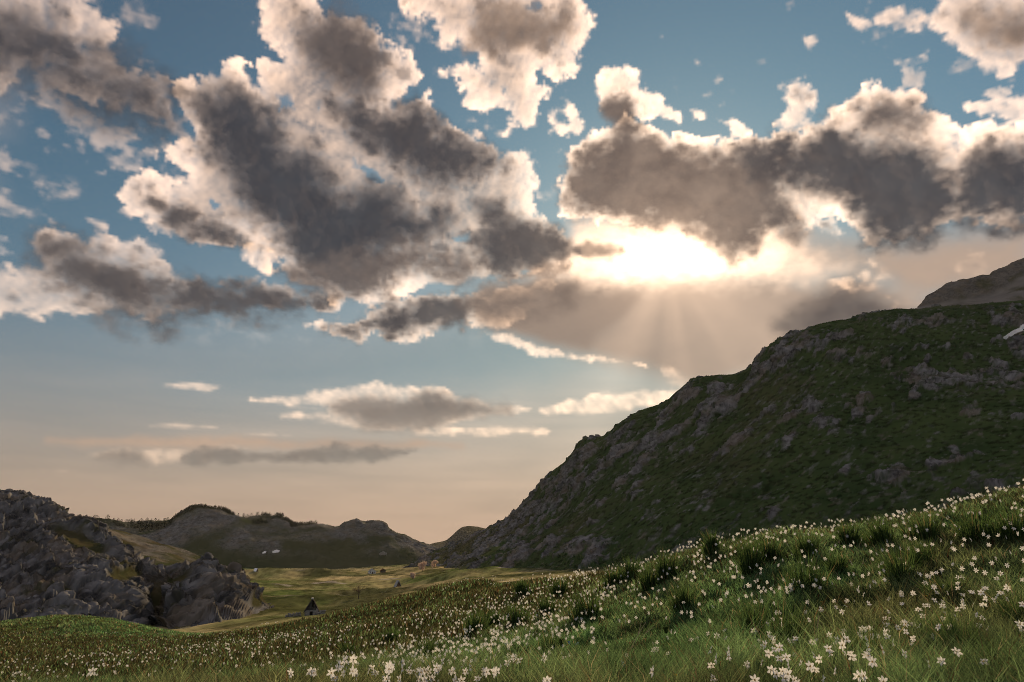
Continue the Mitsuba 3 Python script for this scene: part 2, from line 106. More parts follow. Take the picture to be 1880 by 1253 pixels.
VALLEY_SURVEY = [[(-38.44, -4.65, 117.5), (-33.25, -4.69, 114.8), (-31.87, -4.44, 116.6), (-30.73, -4.30, 118.7), (-29.52, -4.45, 116.1), (-27.94, -4.85, 112.1), (-25.98, -5.37, 106.8), (-38.38, -4.94, 165.8), (-33.17, -5.15, 149.3), (-30.61, -5.11, 151.1), (-27.87, -5.34, 141.4), (-23.99, -5.62, 153.2), (-24.02, -5.35, 219), (-28.83, -5.04, 228.3), (-33.25, -4.65, 239.2), (-38.49, -4.36, 281.1), (-20.60, -5.62, 128.2), (-19.93, -5.30, 180.8), (-17.06, -5.32, 125.5), (-17.09, -4.93, 156.9), (-18.20, -4.79, 210.5), (-19.33, -4.12, 264.9), (-17.95, -3.51, 346.9), (-18.72, -2.98, 454), (-14.52, -4.77, 211.8), (-13.39, -4.61, 154.2), (-11.90, -4.09, 265.7), (-11.23, -3.65, 336.4), (-14.23, -3.50, 371.4), (-15.02, -3.01, 465.9), (-15.82, -2.37, 582.1), (-19.52, -2.17, 679), (-12.02, -2.14, 633.9), (-9.68, -1.85, 710.1), (-8.45, -2.81, 505.5), (-9.61, -3.33, 385.4), (-7.39, -2.25, 564.7), (-5.69, -1.72, 643.2), (-4.86, -2.34, 421.5), (-2.43, -2.50, 300.3), (-7.24, -3.28, 282.2), (-3.26, -1.76, 500.8), (-9.57, -4.08, 162.3), (-5.64, -3.36, 150.7), (-1.62, -2.73, 150.1), (-1.63, -1.53, 560.2), (2.44, -1.76, 420.4), (6.48, -1.98, 332.1), (2.43, -2.73, 150.1), (10.47, -1.73, 345.8), (10.43, -2.50, 122), (21.75, -1.28, 344.5), (21.63, -2.36, 129.1), (34.06, 0.49, 362.1), (33.81, -1.14, 144.4), (39.84, 0.46, 390.7), (-19.19, -1.81, 953), (-13.58, -1.83, 977.3), (-7.30, -1.44, 907.4), (-4.49, -1.14, 882.7), (-24.43, -1.89, 988.5), (-19.22, -1.52, 1430), (-13.59, -1.64, 1440), (-7.31, -1.29, 1411), (-4.08, -1.14, 1404), (-27.70, -1.91, 790.6), (-33.65, -2.11, 720.8), (-38.86, -2.28, 770.6), (-30.89, -1.18, 1631), (6.50, -1.37, 1409), (34.57, 0.16, 1700), (-38.36, -5.06, 102), (-38.28, -5.53, 81.53), (-38.07, -6.68, 63.51), (-33.13, -5.40, 95.53), (-33.05, -5.90, 76.36), (-32.86, -7.12, 59.52), (-30.25, -5.57, 92.61), (-30.18, -6.08, 74.03), (-29.99, -7.34, 57.73), (-27.19, -5.74, 89.94), (-27.12, -6.26, 71.91), (-26.95, -7.56, 56.09), (-23.97, -5.83, 109.4), (-23.92, -6.26, 82.04), (-18.80, -5.96, 100.4), (-18.74, -6.66, 73.92)]]
MOUNTAIN_ROWS = [[(-9.97, -4.00, 710.7), (-7.21, -4.03, 564.5), (-1.61, -4.06, 380.2), (6.40, -4.41, 281.8), (14.22, -3.57, 237.3), (21.60, -2.72, 215.1), (33.96, -0.16, 205), (42.35, 1.33, 230)],
    [(-10.03, -2.69, 812.4), (-7.27, -2.44, 685.5), (-3.65, -2.38, 541.1), (-1.62, -2.38, 490.2), (2.44, -2.38, 420.4), (6.47, -2.21, 382.4), (10.47, -1.81, 355.9), (14.41, -0.95, 340.7), (21.90, 0.18, 323.3), (28.81, 1.57, 313.8), (34.46, 2.98, 309.3), (37.61, 3.68, 315.6), (42.92, 4.31, 341.4)],
    [(-10.04, -2.46, 827.7), (-7.29, -1.83, 756.1), (-3.67, -1.22, 621.3), (-1.64, -0.79, 570.2), (2.46, -0.00, 500.5), (6.57, 0.79, 453), (10.67, 2.16, 427.4), (14.68, 2.91, 403.2), (22.35, 4.48, 394.7), (29.39, 5.85, 395.9), (35.10, 7.05, 403.4), (43.67, 8.25, 456.3)],
    [(-10.05, -2.27, 853.1), (-7.31, -1.36, 836.8), (-3.69, -0.12, 781.6), (-1.65, 0.59, 730.3), (2.49, 2.40, 640.6), (6.69, 4.41, 563.8), (10.88, 6.18, 529.5), (15.01, 7.49, 507.3), (19.87, 9.48, 489.1), (22.97, 10.26, 488.8), (30.14, 11.33, 514.6), (35.86, 11.69, 542.9), (44.45, 12.22, 602.4)],
    [(-10.06, -2.12, 873.4), (-8.90, -1.59, 890.7), (-7.32, -0.90, 907.4), (-5.73, -0.12, 914.6), (-3.71, 0.79, 906.9), (-2.48, 1.35, 900.8), (-1.45, 1.83, 880.3), (0.00, 2.80, 850), (0.84, 3.62, 830.1), (1.89, 4.84, 800.4), (2.53, 5.38, 780.8), (4.25, 7.11, 742), (5.12, 8.18, 717.9), (5.76, 8.43, 708.6), (6.61, 8.41, 704.7), (8.12, 9.30, 697), (9.84, 10.30, 685.1), (11.76, 10.90, 669), (12.84, 11.64, 661.5), (14.35, 12.61, 655.5), (17.01, 12.73, 637.9), (18.05, 13.11, 631.1), (19.53, 14.09, 615.4), (20.39, 14.83, 608.1), (21.42, 15.33, 606.9), (22.80, 15.63, 607.5), (23.58, 15.78, 611), (25.86, 16.02, 627.9), (27.35, 16.28, 641.7), (28.77, 16.27, 656), (30.48, 16.05, 673), (32.16, 16.04, 685.1), (34.08, 15.89, 694.2), (36.52, 15.66, 696.8), (39.68, 15.54, 714.7), (45.06, 15.27, 764.5)],
    [(-10.00, -3.25, 964.7), (-2.46, -0.20, 1001), (5.71, 6.68, 804), (12.73, 9.83, 758.7), (20.14, 12.27, 713.6), (30.18, 13.95, 798.2), (36.20, 13.76, 842.7), (44.69, 13.44, 914.4)]]
CLIFF_ROWS = [[(28.39, 13.42, 818.4), (36.08, 13.07, 890.9), (44.45, 12.22, 1009)],
    [(28.67, 15.48, 889), (30.44, 15.79, 916.3), (36.45, 15.28, 994.6), (44.88, 14.36, 1129)],
    [(28.68, 15.60, 946.1), (30.46, 15.94, 974.5), (31.49, 16.00, 996.7), (34.09, 15.96, 1038), (35.71, 16.28, 1059), (36.71, 16.79, 1073), (39.11, 17.04, 1108), (45.25, 16.18, 1222)],
    [(28.68, 15.60, 980.3), (30.18, 15.91, 997.2), (30.57, 16.22, 1005), (30.89, 16.51, 1014), (31.62, 16.88, 1028), (32.33, 17.20, 1041), (33.67, 17.36, 1069), (34.64, 17.35, 1088), (35.64, 17.69, 1107), (36.29, 17.88, 1123), (36.91, 17.96, 1138), (39.33, 18.20, 1189), (45.56, 17.69, 1314)],
    [(28.59, 14.92, 1093), (36.67, 16.52, 1309), (45.25, 16.18, 1491)]]
FAR_RIDGE_ROWS = [[(-31.83, -2.81, 1530), (-20.89, -2.73, 1391), (-9.64, -2.69, 1319), (-1.62, -2.73, 1351)],
    [(-31.98, -1.83, 1698), (-27.73, -1.73, 1627), (-21.00, -1.65, 1575), (-17.40, -1.39, 1561), (-13.60, -1.53, 1533), (-9.70, -1.36, 1512), (-6.50, -1.37, 1520), (-1.63, -1.96, 1511)],
    [(-32.23, -0.17, 1767), (-27.96, -0.00, 1715), (-24.68, 0.18, 1689), (-22.12, 0.55, 1668), (-19.73, 0.07, 1631), (-17.50, -0.19, 1609), (-15.24, -0.12, 1591), (-11.73, -0.27, 1568), (-9.75, -0.39, 1557), (-7.33, -0.78, 1568), (-4.49, -1.02, 1580), (-1.63, -1.53, 1576)],
    [(-32.33, 0.50, 1799), (-28.02, 0.52, 1779), (-24.74, 0.72, 1751), (-22.21, 1.48, 1739), (-19.10, 1.13, 1704), (-16.07, 0.76, 1675), (-11.79, 0.78, 1635), (-9.79, 0.59, 1624), (-7.35, -0.20, 1633), (-4.49, -0.75, 1635), (-1.63, -1.37, 1631)],
    [(-32.42, 1.11, 1777), (-30.34, 1.34, 1796), (-29.45, 1.67, 1837), (-28.16, 1.58, 1872), (-26.82, 1.31, 1883), (-25.16, 1.37, 1878), (-24.49, 1.52, 1868), (-23.86, 2.05, 1859), (-23.20, 2.43, 1850), (-22.33, 2.59, 1838), (-21.42, 2.46, 1826), (-20.29, 2.10, 1813), (-19.34, 1.77, 1823), (-18.62, 1.97, 1815), (-17.69, 2.05, 1805), (-16.91, 1.79, 1777), (-16.11, 1.38, 1749), (-15.35, 1.38, 1742), (-14.58, 1.46, 1736), (-13.79, 1.31, 1730), (-12.81, 1.24, 1713), (-12.55, 1.52, 1711), (-11.65, 1.76, 1695), (-11.05, 1.64, 1681), (-10.26, 1.88, 1667), (-9.85, 1.69, 1665), (-9.42, 1.18, 1662), (-8.60, 0.78, 1669), (-7.37, 0.35, 1674), (-6.55, 0.16, 1691), (-6.14, 0.04, 1710), (-4.50, -0.43, 1705), (-1.63, -1.06, 1701)],
    [(-32.28, 0.17, 2129), (-22.21, 1.48, 2160), (-17.59, 0.95, 2098), (-10.20, 0.78, 1931), (-6.53, -0.59, 1963), (-1.63, -1.76, 1951)]]
FARTHEST_ROWS = [[(-9.66, -2.12, 2333), (2.44, -1.76, 2302)],
    [(-9.73, -0.74, 2638), (-7.35, -0.12, 2672), (-6.35, 0.16, 2717), (-5.74, 0.31, 2714), (-5.13, 0.43, 2711), (-4.53, 0.87, 2708), (-4.13, 1.23, 2707), (-3.72, 1.47, 2706), (-3.31, 1.55, 2705), (-2.69, 1.51, 2703), (-2.07, 1.39, 2702), (-0.41, 1.19, 2700), (2.47, 0.79, 2703)],
    [(-9.70, -1.36, 3044), (-3.70, 0.59, 3006), (2.47, 0.20, 3003)]]
SPUR_ROWS = [[(-32.89, -3.41, 452.5), (-27.52, -3.27, 451), (-23.28, -3.04, 479), (-19.07, -3.12, 550.2)],
    [(-33.24, -1.15, 526.1), (-27.79, -1.22, 542.6), (-23.44, -1.69, 610.4), (-21.67, -2.00, 667.2), (-19.13, -2.47, 688)],
    [(-33.49, 0.50, 647.5), (-30.25, 0.69, 648.3), (-27.94, -0.11, 667.9), (-25.93, -0.53, 689.4), (-23.53, -0.90, 719.8), (-21.00, -1.72, 749.8), (-19.15, -2.25, 762.2)],
    [(-33.81, 2.50, 770.2), (-31.36, 2.01, 772.9), (-29.76, 1.59, 794.8), (-28.42, 1.12, 807.3), (-26.74, 0.64, 828.6), (-25.36, 0.21, 852.1), (-23.60, -0.29, 873), (-21.78, -0.95, 883), (-20.30, -1.51, 895.6), (-19.16, -2.18, 889.3)],
    [(-33.65, 1.49, 961), (-27.98, 0.17, 1019), (-23.53, -0.90, 1036), (-19.10, -2.76, 1005)]]
KARST_ROWS = [[(-63.56, -1.13, 208.9), (-39.43, -5.72, 194.2), (-33.00, -6.21, 178.9), (-27.70, -6.55, 186.4), (-23.86, -6.76, 202.3), (-20.51, -6.42, 197.5), (-17.76, -5.65, 231), (-17.20, -5.84, 235.5)],
    [(-63.78, -0.26, 266.7), (-39.69, -4.28, 246.9), (-33.23, -4.81, 227.1), (-30.37, -4.80, 222.5), (-27.88, -5.25, 224), (-25.66, -5.35, 230.8), (-24.93, -5.45, 255.8), (-24.01, -5.49, 246.3), (-22.67, -5.47, 222.2), (-20.66, -5.03, 226.6), (-19.32, -4.26, 241.6), (-18.62, -4.07, 253.3), (-17.85, -4.58, 260.5), (-17.24, -5.31, 261.8)],
    [(-64.23, 1.49, 335.1), (-40.23, -1.35, 307.8), (-35.36, -1.76, 288.2), (-33.68, -1.95, 282.4), (-30.77, -2.02, 270), (-28.27, -2.40, 263.4), (-26.61, -2.95, 268.4), (-25.28, -3.68, 289.8), (-24.20, -3.88, 287.2), (-23.27, -3.21, 261.2), (-21.55, -3.14, 249.4), (-19.75, -3.47, 252.9), (-18.82, -3.85, 258.8), (-17.87, -4.41, 264.8), (-17.26, -5.13, 268.1)],
    [(-64.67, 3.24, 413), (-40.78, 1.66, 376.4), (-35.86, 1.29, 351.7), (-34.14, 0.99, 344.3), (-31.32, 0.68, 327.7), (-28.56, -0.24, 316.5), (-27.36, -0.87, 309.6), (-26.09, -1.93, 314), (-24.36, -2.49, 307.4), (-22.70, -2.16, 287.2), (-20.90, -2.66, 280.5), (-19.44, -3.04, 277.8), (-18.30, -3.61, 276), (-17.28, -4.88, 274.4)],
    [(-64.94, 4.30, 483.1), (-41.12, 3.50, 438.1), (-36.18, 3.25, 408.8), (-34.46, 2.98, 400.2), (-33.57, 2.85, 396.1), (-32.65, 2.60, 389.6), (-31.57, 2.39, 381.4), (-30.58, 1.93, 371.7), (-29.74, 1.45, 362.8), (-28.69, 0.70, 353.4), (-27.82, 0.17, 344.9), (-27.45, -0.18, 338.1), (-26.95, -0.25, 336.6), (-26.40, -0.71, 332.7), (-25.53, -1.06, 326.9), (-24.49, -1.43, 320.9), (-23.45, -1.55, 316.1), (-22.78, -1.45, 312.4), (-22.39, -1.20, 309.3), (-21.83, -1.13, 307), (-21.37, -1.50, 305), (-20.97, -1.94, 303.1), (-20.26, -1.95, 298.5), (-19.51, -2.32, 294.9), (-18.91, -2.91, 290.7), (-18.33, -3.32, 286.5), (-17.91, -3.94, 283.7), (-17.31, -4.60, 280.7)],
    [(-64.81, 3.77, 582.6), (-40.95, 2.58, 529.6), (-34.30, 1.98, 484.2), (-28.52, -0.52, 421.1), (-24.34, -2.66, 384.1), (-20.84, -3.27, 363.8), (-17.24, -5.31, 335.1)]]
MOUNTAIN_ROCK = [(21.12, 14.32, 2.56, 0.94, 25), (20.13, 12.99, 1.71, 1.37, 30), (18.27, 12.40, 1.79, 0.64, 40), (23.83, 10.00, 4.06, 0.85, 8), (23.51, 9.17, 1.20, 1.02, 0), (20.88, 9.58, 2.56, 0.64, 20), (28.57, 10.18, 1.79, 0.56, 20), (18.13, 8.13, 3.07, 1.20, 15), (30.86, 11.69, 3.84, 0.94, -20), (34.83, 11.83, 2.56, 0.51, -30), (30.13, 13.65, 2.99, 0.34, -5), (35.57, 13.22, 1.71, 0.68, -20), (28.48, 15.16, 2.35, 0.43, 0), (30.88, 15.35, 3.42, 0.38, -3), (35.31, 14.81, 2.13, 0.47, 0), (32.47, 9.13, 1.71, 0.47, -20), (31.17, 7.55, 0.43, 1.11, -15), (29.55, 5.84, 3.84, 0.43, 5), (26.13, 5.21, 4.27, 0.56, 3), (25.70, 3.08, 1.28, 0.38, 0), (2.50, 3.21, 3.84, 0.85, 45), (6.75, 6.25, 3.84, 1.02, 33), (10.99, 8.23, 3.42, 0.94, 30), (15.17, 9.72, 2.99, 0.77, 25), (0.41, 1.31, 2.56, 0.56, 30), (4.17, 3.20, 2.56, 0.56, 35), (-2.46, -0.28, 2.56, 0.38, 25), (4.52, 0.59, 1.28, 0.34, 20), (32.95, 4.59, 2.13, 0.34, 0), (21.65, 4.70, 1.28, 0.34, 0)]
CREST_ROCK = [(8.08, 8.38, 2.56, 0.68, 30), (11.07, 9.68, 2.56, 0.64, 28), (13.73, 11.35, 2.13, 0.64, 35), (16.55, 12.03, 2.56, 0.43, 8), (19.45, 13.21, 2.13, 0.85, 35), (22.01, 14.71, 2.56, 0.85, 15), (5.86, 7.42, 1.71, 0.77, 40), (3.45, 5.04, 2.56, 0.77, 45), (0.83, 2.60, 2.56, 0.60, 40), (24.99, 14.99, 2.56, 0.38, 10), (14.40, 10.37, 2.99, 0.60, 25)]
KARST_GRASS = [(-24.55, -3.70, 1.45, 1.96, 0), (-29.56, 0.17, 2.56, 0.43, -25), (-27.82, -1.04, 1.71, 0.38, -20), (-26.90, -1.92, 1.28, 0.51, 0), (-30.35, -2.85, 1.28, 0.30, -20), (-32.23, -0.17, 1.28, 0.26, -20), (-18.27, -3.93, 0.94, 0.43, 40), (-23.34, -2.51, 1.11, 0.34, 0)]
NARCISSI = '20.73,-7.80 18.85,-8.54 17.51,-7.65 18.04,-8.15 18.82,-7.70 19.24,-8.20 16.99,-8.74 19.59,-8.66 22.38,-7.98 21.20,-7.29 24.03,-8.20 24.89,-8.35 28.57,-6.93 26.17,-6.66 24.81,-6.47 24.55,-6.83 23.26,-7.06 20.75,-6.15 22.77,-5.96 23.12,-5.96 23.89,-5.58 24.13,-5.79 24.72,-5.67 25.01,-5.66 26.41,-5.06 26.53,-5.29 26.21,-5.02 27.00,-4.85 27.18,-4.82 27.47,-4.93 26.68,-5.74 25.85,-4.58 23.02,-4.21 23.38,-3.88 20.83,-4.83 19.73,-4.51 21.53,-4.05 20.37,-4.23 24.65,-3.66 23.40,-3.25 23.84,-3.46 27.32,-2.90 27.61,-3.92 30.03,-3.83 29.09,-4.10 29.47,-4.32 29.37,-2.87 29.98,-2.55 28.69,-2.40 28.36,-2.21 31.36,-2.76 31.61,-3.12 32.39,-3.12 32.65,-2.43 33.35,-3.41 33.62,-1.97 32.92,-1.52 31.68,-1.36 31.24,-0.91 32.13,-0.57 32.38,-0.41 27.46,-1.32 29.26,-1.66 26.34,-0.24 26.62,-0.12 28.98,-0.01 30.70,0.29 30.07,0.52 28.80,1.42 28.24,1.01 31.94,0.94 32.19,0.81 32.74,0.77 33.14,0.53 31.21,0.67 33.79,0.68 30.70,1.23 33.27,1.50 25.41,0.63 24.99,0.27 25.24,0.02 26.87,1.19 26.60,0.99 25.99,1.19 21.93,0.97 21.41,0.62 21.52,0.26 23.41,1.73 23.03,1.91 24.42,2.28 24.46,1.77 26.26,2.27 26.73,2.29 27.20,2.20 27.60,2.56 28.00,2.41 22.99,1.20 23.35,1.17 29.08,2.86 29.03,2.59 29.67,2.54 30.04,2.31 30.59,2.33 31.00,3.35 30.02,2.87 30.29,2.98 30.49,2.99 31.90,3.30 32.22,3.36 32.60,3.35 33.17,3.27 33.57,3.42 32.71,2.79 32.21,2.64 30.99,3.01 31.40,3.11 33.94,2.21 33.75,2.21 17.04,-2.99 16.84,-3.54 17.42,-3.75 18.35,-2.83 18.19,-3.33 17.74,-3.08 17.89,-2.49 17.73,-2.19 18.47,-2.13 17.22,-2.24 17.04,-2.26 16.71,-2.36 19.44,-1.79 19.90,-2.46 20.10,-2.36 20.43,-2.47 19.15,-2.96 18.75,-2.92 15.59,-3.17 15.07,-2.76 16.36,-1.01 16.46,-1.58 16.15,-1.73 17.79,-1.15 15.60,-1.38 16.06,-0.19 15.32,-0.59 14.53,-1.32 14.25,-4.95 17.26,-5.62 15.71,-6.91 17.83,-6.62 18.48,-5.87 18.48,-6.26 15.31,-5.64 21.80,-1.36 22.32,-0.74 21.57,-2.26 21.45,-1.74 23.04,-2.09 23.71,-1.73 23.80,-2.11 25.88,-1.65 25.62,-1.37 17.26,0.33 17.46,0.54 16.81,0.33 16.56,0.39 17.93,0.75 18.32,0.11 17.74,-0.04 17.61,-0.43 19.32,0.68 19.87,0.95 18.78,0.60 21.44,1.21 9.61,-8.50 13.58,-3.70 11.89,-4.38 11.91,-3.53 11.50,-5.85 11.32,-7.27 10.11,-7.02 11.18,-4.80 8.28,-5.25 7.83,-7.98 9.06,-4.57 5.96,-6.17 5.27,-5.70 5.04,-4.01 6.42,-3.68 6.58,-3.52 6.25,-3.00 5.29,-2.71 3.58,-3.17 8.01,-2.48 8.09,-2.08 8.13,-1.25 12.55,-3.10 11.42,-1.18 11.18,-1.61 11.95,-1.26 12.01,-0.63 12.34,-0.75 10.14,-0.90 10.60,-0.78 13.40,-0.77 13.71,-0.65 13.33,-0.44 13.91,-1.01 12.14,-1.66 9.38,-1.74 3.25,-4.08 3.56,-4.40 3.17,-4.60 2.73,-4.41 2.11,-4.77 1.19,-4.35 0.87,-4.23 1.76,-5.42 3.98,-5.62 4.04,-6.03 4.09,-6.42 4.53,-5.41 3.43,-5.96 2.96,-6.01 2.41,-6.04 2.03,-6.10 1.81,-6.40 1.22,-6.66 1.97,-6.92 0.35,-6.32 -0.79,-6.40 -1.13,-6.37 -0.43,-6.60 -0.34,-7.10 -0.09,-6.98 -1.55,-7.04 -2.22,-6.84 -1.26,-7.39 -2.74,-7.32 -2.94,-7.01 -3.90,-7.26 -3.87,-7.43 -2.98,-8.04 -3.42,-8.17 -3.49,-7.95 -0.66,-8.05 -0.22,-8.00 0.64,-7.90 0.29,-7.33 -1.60,-7.90 -5.71,-8.99 -6.63,-9.03 -5.22,-8.49 -4.41,-8.50 -3.75,-9.07 -6.81,-8.13 -6.71,-7.45 -6.13,-7.21 -5.75,-7.47 -4.75,-7.31 -5.43,-6.55 -5.01,-6.26 -4.22,-6.03 -2.48,-5.87 -2.64,-5.18 -2.89,-6.10 -2.94,-6.47 -3.31,-5.55 -3.08,-5.92 -0.35,-4.98 -0.28,-5.46 -1.11,-5.02 -0.86,-4.75 -6.94,-5.62 -7.14,-6.35 -8.67,-6.16 -8.60,-6.71 -9.18,-6.64 -8.37,-7.20 -7.80,-6.63 -7.37,-7.56 -8.94,-7.53 -8.96,-7.81 -8.59,-7.87 -8.10,-7.88 -7.79,-7.83 -9.25,-8.14 -7.56,-7.32 -8.85,-8.88 -0.05,-3.42 0.30,-3.42 0.62,-3.72 1.13,-3.42 -3.24,-3.86 -2.21,-3.78 -2.47,-3.84 -16.52,-7.29 -12.96,-7.40 -7.42,-5.99 -26.58,-7.60 -15.96,-6.55 5.55,-7.16 -2.48,-7.21 -7.15,-6.24 -7.16,-8.25 -9.44,-7.85 -6.51,-6.00 -4.54,-7.51 -14.83,-5.98 -1.59,-7.20 -5.43,-8.30 -5.53,-8.42 -12.32,-7.94 -11.14,-8.34 -1.15,-6.13 -19.96,-6.70 2.71,-7.09 -7.38,-6.66 -9.83,-6.86 -13.44,-7.36 -8.16,-8.33 -6.21,-8.43 -1.86,-8.65 -6.50,-6.28 -1.73,-8.57 -0.21,-7.48 -5.59,-6.43 -2.62,-7.48 -15.27,-6.09 -1.94,-8.64 -21.81,-7.74 -12.06,-6.15 -14.89,-7.83 -1.36,-5.98 -7.64,-5.93 -5.48,-6.77 -1.06,-8.62 -9.78,-8.55 -14.60,-6.08 -7.94,-5.89 -17.80,-7.01 -7.71,-6.25 -24.23,-7.75 -14.32,-8.31 -0.51,-6.94 -10.84,-7.21 -7.01,-7.49 -8.70,-7.53 1.34,-7.30 -11.48,-7.74 -16.58,-6.74 3.58,-7.33 -9.00,-5.82 -11.87,-7.35 -25.93,-7.38 -7.29,-5.98 -7.35,-7.13 -6.32,-6.82 -5.70,-7.91 -25.83,-6.73 -6.33,-8.52 -16.15,-7.08 -8.05,-6.71 -13.16,-6.62 -12.98,-7.38 -14.79,-6.85 -4.23,-5.92 -8.48,-7.86 -14.56,-6.45 -3.41,-6.53 -18.12,-7.08 -5.94,-6.12 -14.23,-6.72 -2.57,-7.10 -1.91,-6.34 -13.79,-7.53 -0.93,-7.14 -16.99,-6.34 -9.38,-6.32 -3.30,-8.22 -18.27,-6.75 -3.29,-7.67 -3.33,-6.83 -20.19,-6.85 -3.67,-6.62 -13.58,-6.92 -11.80,-6.88 0.44,-6.30 -27.72,-7.64 -1.10,-8.64 -11.37,-8.37'
TUSSOCKS = [(5.66, -5.27, 0.056, 0.046), (14.83, -0.50, 0.028, 0.031), (17.35, -1.87, 0.049, 0.049), (20.82, -3.44, 0.056, 0.056), (24.05, 0.07, 0.041, 0.034), (26.04, -0.18, 0.034, 0.045), (28.66, 0.52, 0.052, 0.037), (31.50, 0.51, 0.082, 0.046), (33.48, 0.43, 0.052, 0.046), (26.83, -2.44, 0.071, 0.048), (28.09, -1.39, 0.045, 0.037), (21.17, -0.74, 0.041, 0.034), (17.25, -6.54, 0.045, 0.063), (19.11, -7.16, 0.063, 0.071), (15.06, -8.35, 0.052, 0.045), (24.07, -8.22, 0.067, 0.067), (28.38, -6.51, 0.082, 0.060), (29.58, -7.12, 0.067, 0.067), (12.72, -4.52, 0.045, 0.041), (10.09, -3.06, 0.045, 0.039), (11.42, -2.30, 0.045, 0.045), (8.94, -2.32, 0.041, 0.034), (-2.70, -6.36, 0.037, 0.037), (-6.10, -7.88, 0.041, 0.034), (2.48, -5.00, 0.034, 0.031), (0.20, -5.56, 0.037, 0.030), (11.71, -8.46, 0.048, 0.045), (32.92, -4.98, 0.052, 0.045), (32.20, -7.78, 0.067, 0.060), (19.97, -8.29, 0.060, 0.045), (7.57, -2.82, 0.034, 0.030), (18.54, -0.93, 0.041, 0.034), (23.06, -1.98, 0.037, 0.034), (29.65, -3.53, 0.045, 0.037), (0.81, -3.30, 0.030, 0.019), (3.63, -3.30, 0.030, 0.022), (-1.40, -5.56, 0.034, 0.026), (2.76, -7.74, 0.037, 0.034), (-11.70, -7.41, 0.030, 0.019), (-8.68, -6.59, 0.031, 0.022)]
BROAD_LEAVED = [(-5.76, -5.90, 0.052, 0.034), (-3.60, -5.10, 0.048, 0.024), (-2.21, -4.74, 0.045, 0.025), (13.56, -3.88, 0.045, 0.036), (10.92, -4.36, 0.030, 0.027), (28.05, 0.70, 0.027, 0.019), (21.41, -4.48, 0.030, 0.025)]
SEED_HEADS = [(3.59, -7.91, 0.009, 0.019), (11.13, -6.79, 0.009, 0.016), (24.76, -4.44, 0.007, 0.013), (28.85, -4.06, 0.007, 0.013), (20.05, -3.32, 0.007, 0.012), (8.68, -9.00, 0.008, 0.016), (5.02, -8.78, 0.007, 0.015), (17.79, -3.22, 0.007, 0.012)]
STALKS = [(8.45, -7.38, 9.75, -5.19), (8.99, -6.51, 9.96, -5.59), (12.51, -7.67, 6.94, -9.21), (15.78, -7.53, 18.26, -4.82), (20.85, -7.18, 21.54, -4.55), (22.22, -3.34, 22.69, -5.64), (9.53, -6.57, 9.27, -7.83), (24.25, -1.68, 24.96, -0.82), (27.41, 1.24, 28.38, 0.80), (6.45, -7.84, 5.96, -8.63), (32.50, -4.06, 30.61, -5.11), (-6.63, -7.20, -5.74, -5.53), (25.64, -7.96, 27.55, -7.67), (9.81, -7.14, 10.67, -8.25)]
HUT_AT = (-14.45, -4.66)
BARE_TREE_AT = (-11.23, -3.61)
FRAME_HUT_AT = (-8.45, -2.78)
CABIN_A_AT = (-10.35, -1.85)
CABIN_B_AT = (-9.66, -0.54)
SHINY_HUT_AT = (-18.48, -1.64)
BOX_HUT_AT = (-21.30, -1.54)
SHELTER_AT = (-18.97, -3.09)
SNOW_A_AT = (35.48, 13.42)
SNOW_B_AT = (36.30, 13.64)
SNOW_C_AT = (-17.19, -0.30)
SNOW_D_AT = (-18.00, -0.36)
BUSH_A_AT = (-20.16, -3.71)
BUSH_B_AT = (-14.99, -4.98)
SLAB_AT = (-17.44, -5.09)
BLUE_AT = (4.44, -6.72)
BOULDER_A_AT = (-26.05, -5.26)
STONEWALL_A_AT = (-15.27, -4.68)
STONEWALL_B_AT = (-13.78, -4.57)
BLOSSOM_TREES = '-7.39,-2.25 -6.69,-1.75 -5.81,-1.48'
RIDGE_TREES_A = '-29.07,1.64 -28.87,1.61 -28.62,1.65 -28.30,1.65 -28.01,1.62 -27.67,1.52 -27.45,1.56 -27.23,1.42 -26.96,1.38 -26.69,1.32 -26.50,1.39 -26.23,1.36 -25.90,1.36 -25.63,1.36 -25.40,1.40 -25.16,1.37 -24.92,1.41 -24.69,1.45 -24.49,1.52'
RIDGE_TREES_B = '-24.11,1.78 -23.86,2.05 -23.63,2.20 -23.37,2.31 -23.13,2.43 -22.93,2.51 -22.72,2.55 -22.51,2.59 -22.33,2.59 -22.12,2.60 -21.90,2.56 -21.68,2.53 -21.42,2.46 -21.16,2.39 -20.90,2.28 -20.63,2.21 -20.37,2.14 -20.07,2.03 -19.76,1.92 -19.53,1.84'
RIDGE_TREES_C = '-19.24,1.81 -18.95,1.89 -18.66,1.97 -18.36,2.01 -18.10,2.05 -17.84,2.05 -17.57,2.06 -17.30,1.98 -17.03,1.91 -16.75,1.76 -16.51,1.60 -16.28,1.49'
VALLEY_ROCKS = '-20.33,-2.99 -20.00,-3.10 -19.73,-2.97 -19.43,-3.15 -20.68,-3.13 -19.17,-3.23'
LITTLE_FLOWERS = '-0.79,-8.57 -0.86,-8.99 27.68,2.84 17.14,-0.00 21.78,-3.63 21.96,-2.28 11.63,-8.64 -0.61,-3.68 -3.34,-8.63 -2.37,-7.92 -11.26,-8.48 -13.37,-7.72 2.87,-8.67 2.01,-4.44 19.76,-5.23 15.20,-5.55 28.18,-3.08 23.23,-6.46'


def billow(x, y, seed, octaves):
    """Cauliflower noise about 0, of about +-0.5: round puffs with creases between them."""
    f, total = 0.0, 0.0
    for o in range(octaves):
        a = 0.66 ** o
        n = meshkit.noise(np.stack([x * 2.03 ** o, y * 2.03 ** o, np.full_like(x, 7.3 * o + seed)], -1), seed + o)
        f = f + a * np.abs(2 * n - 1)
        total += a
    return f / total * 2.0 - 0.80


def wave(x, y, seed, octaves=4):
    return meshkit.fbm(np.stack([x, y, np.full_like(x, seed + 0.5)], -1), octaves, seed) - 0.5


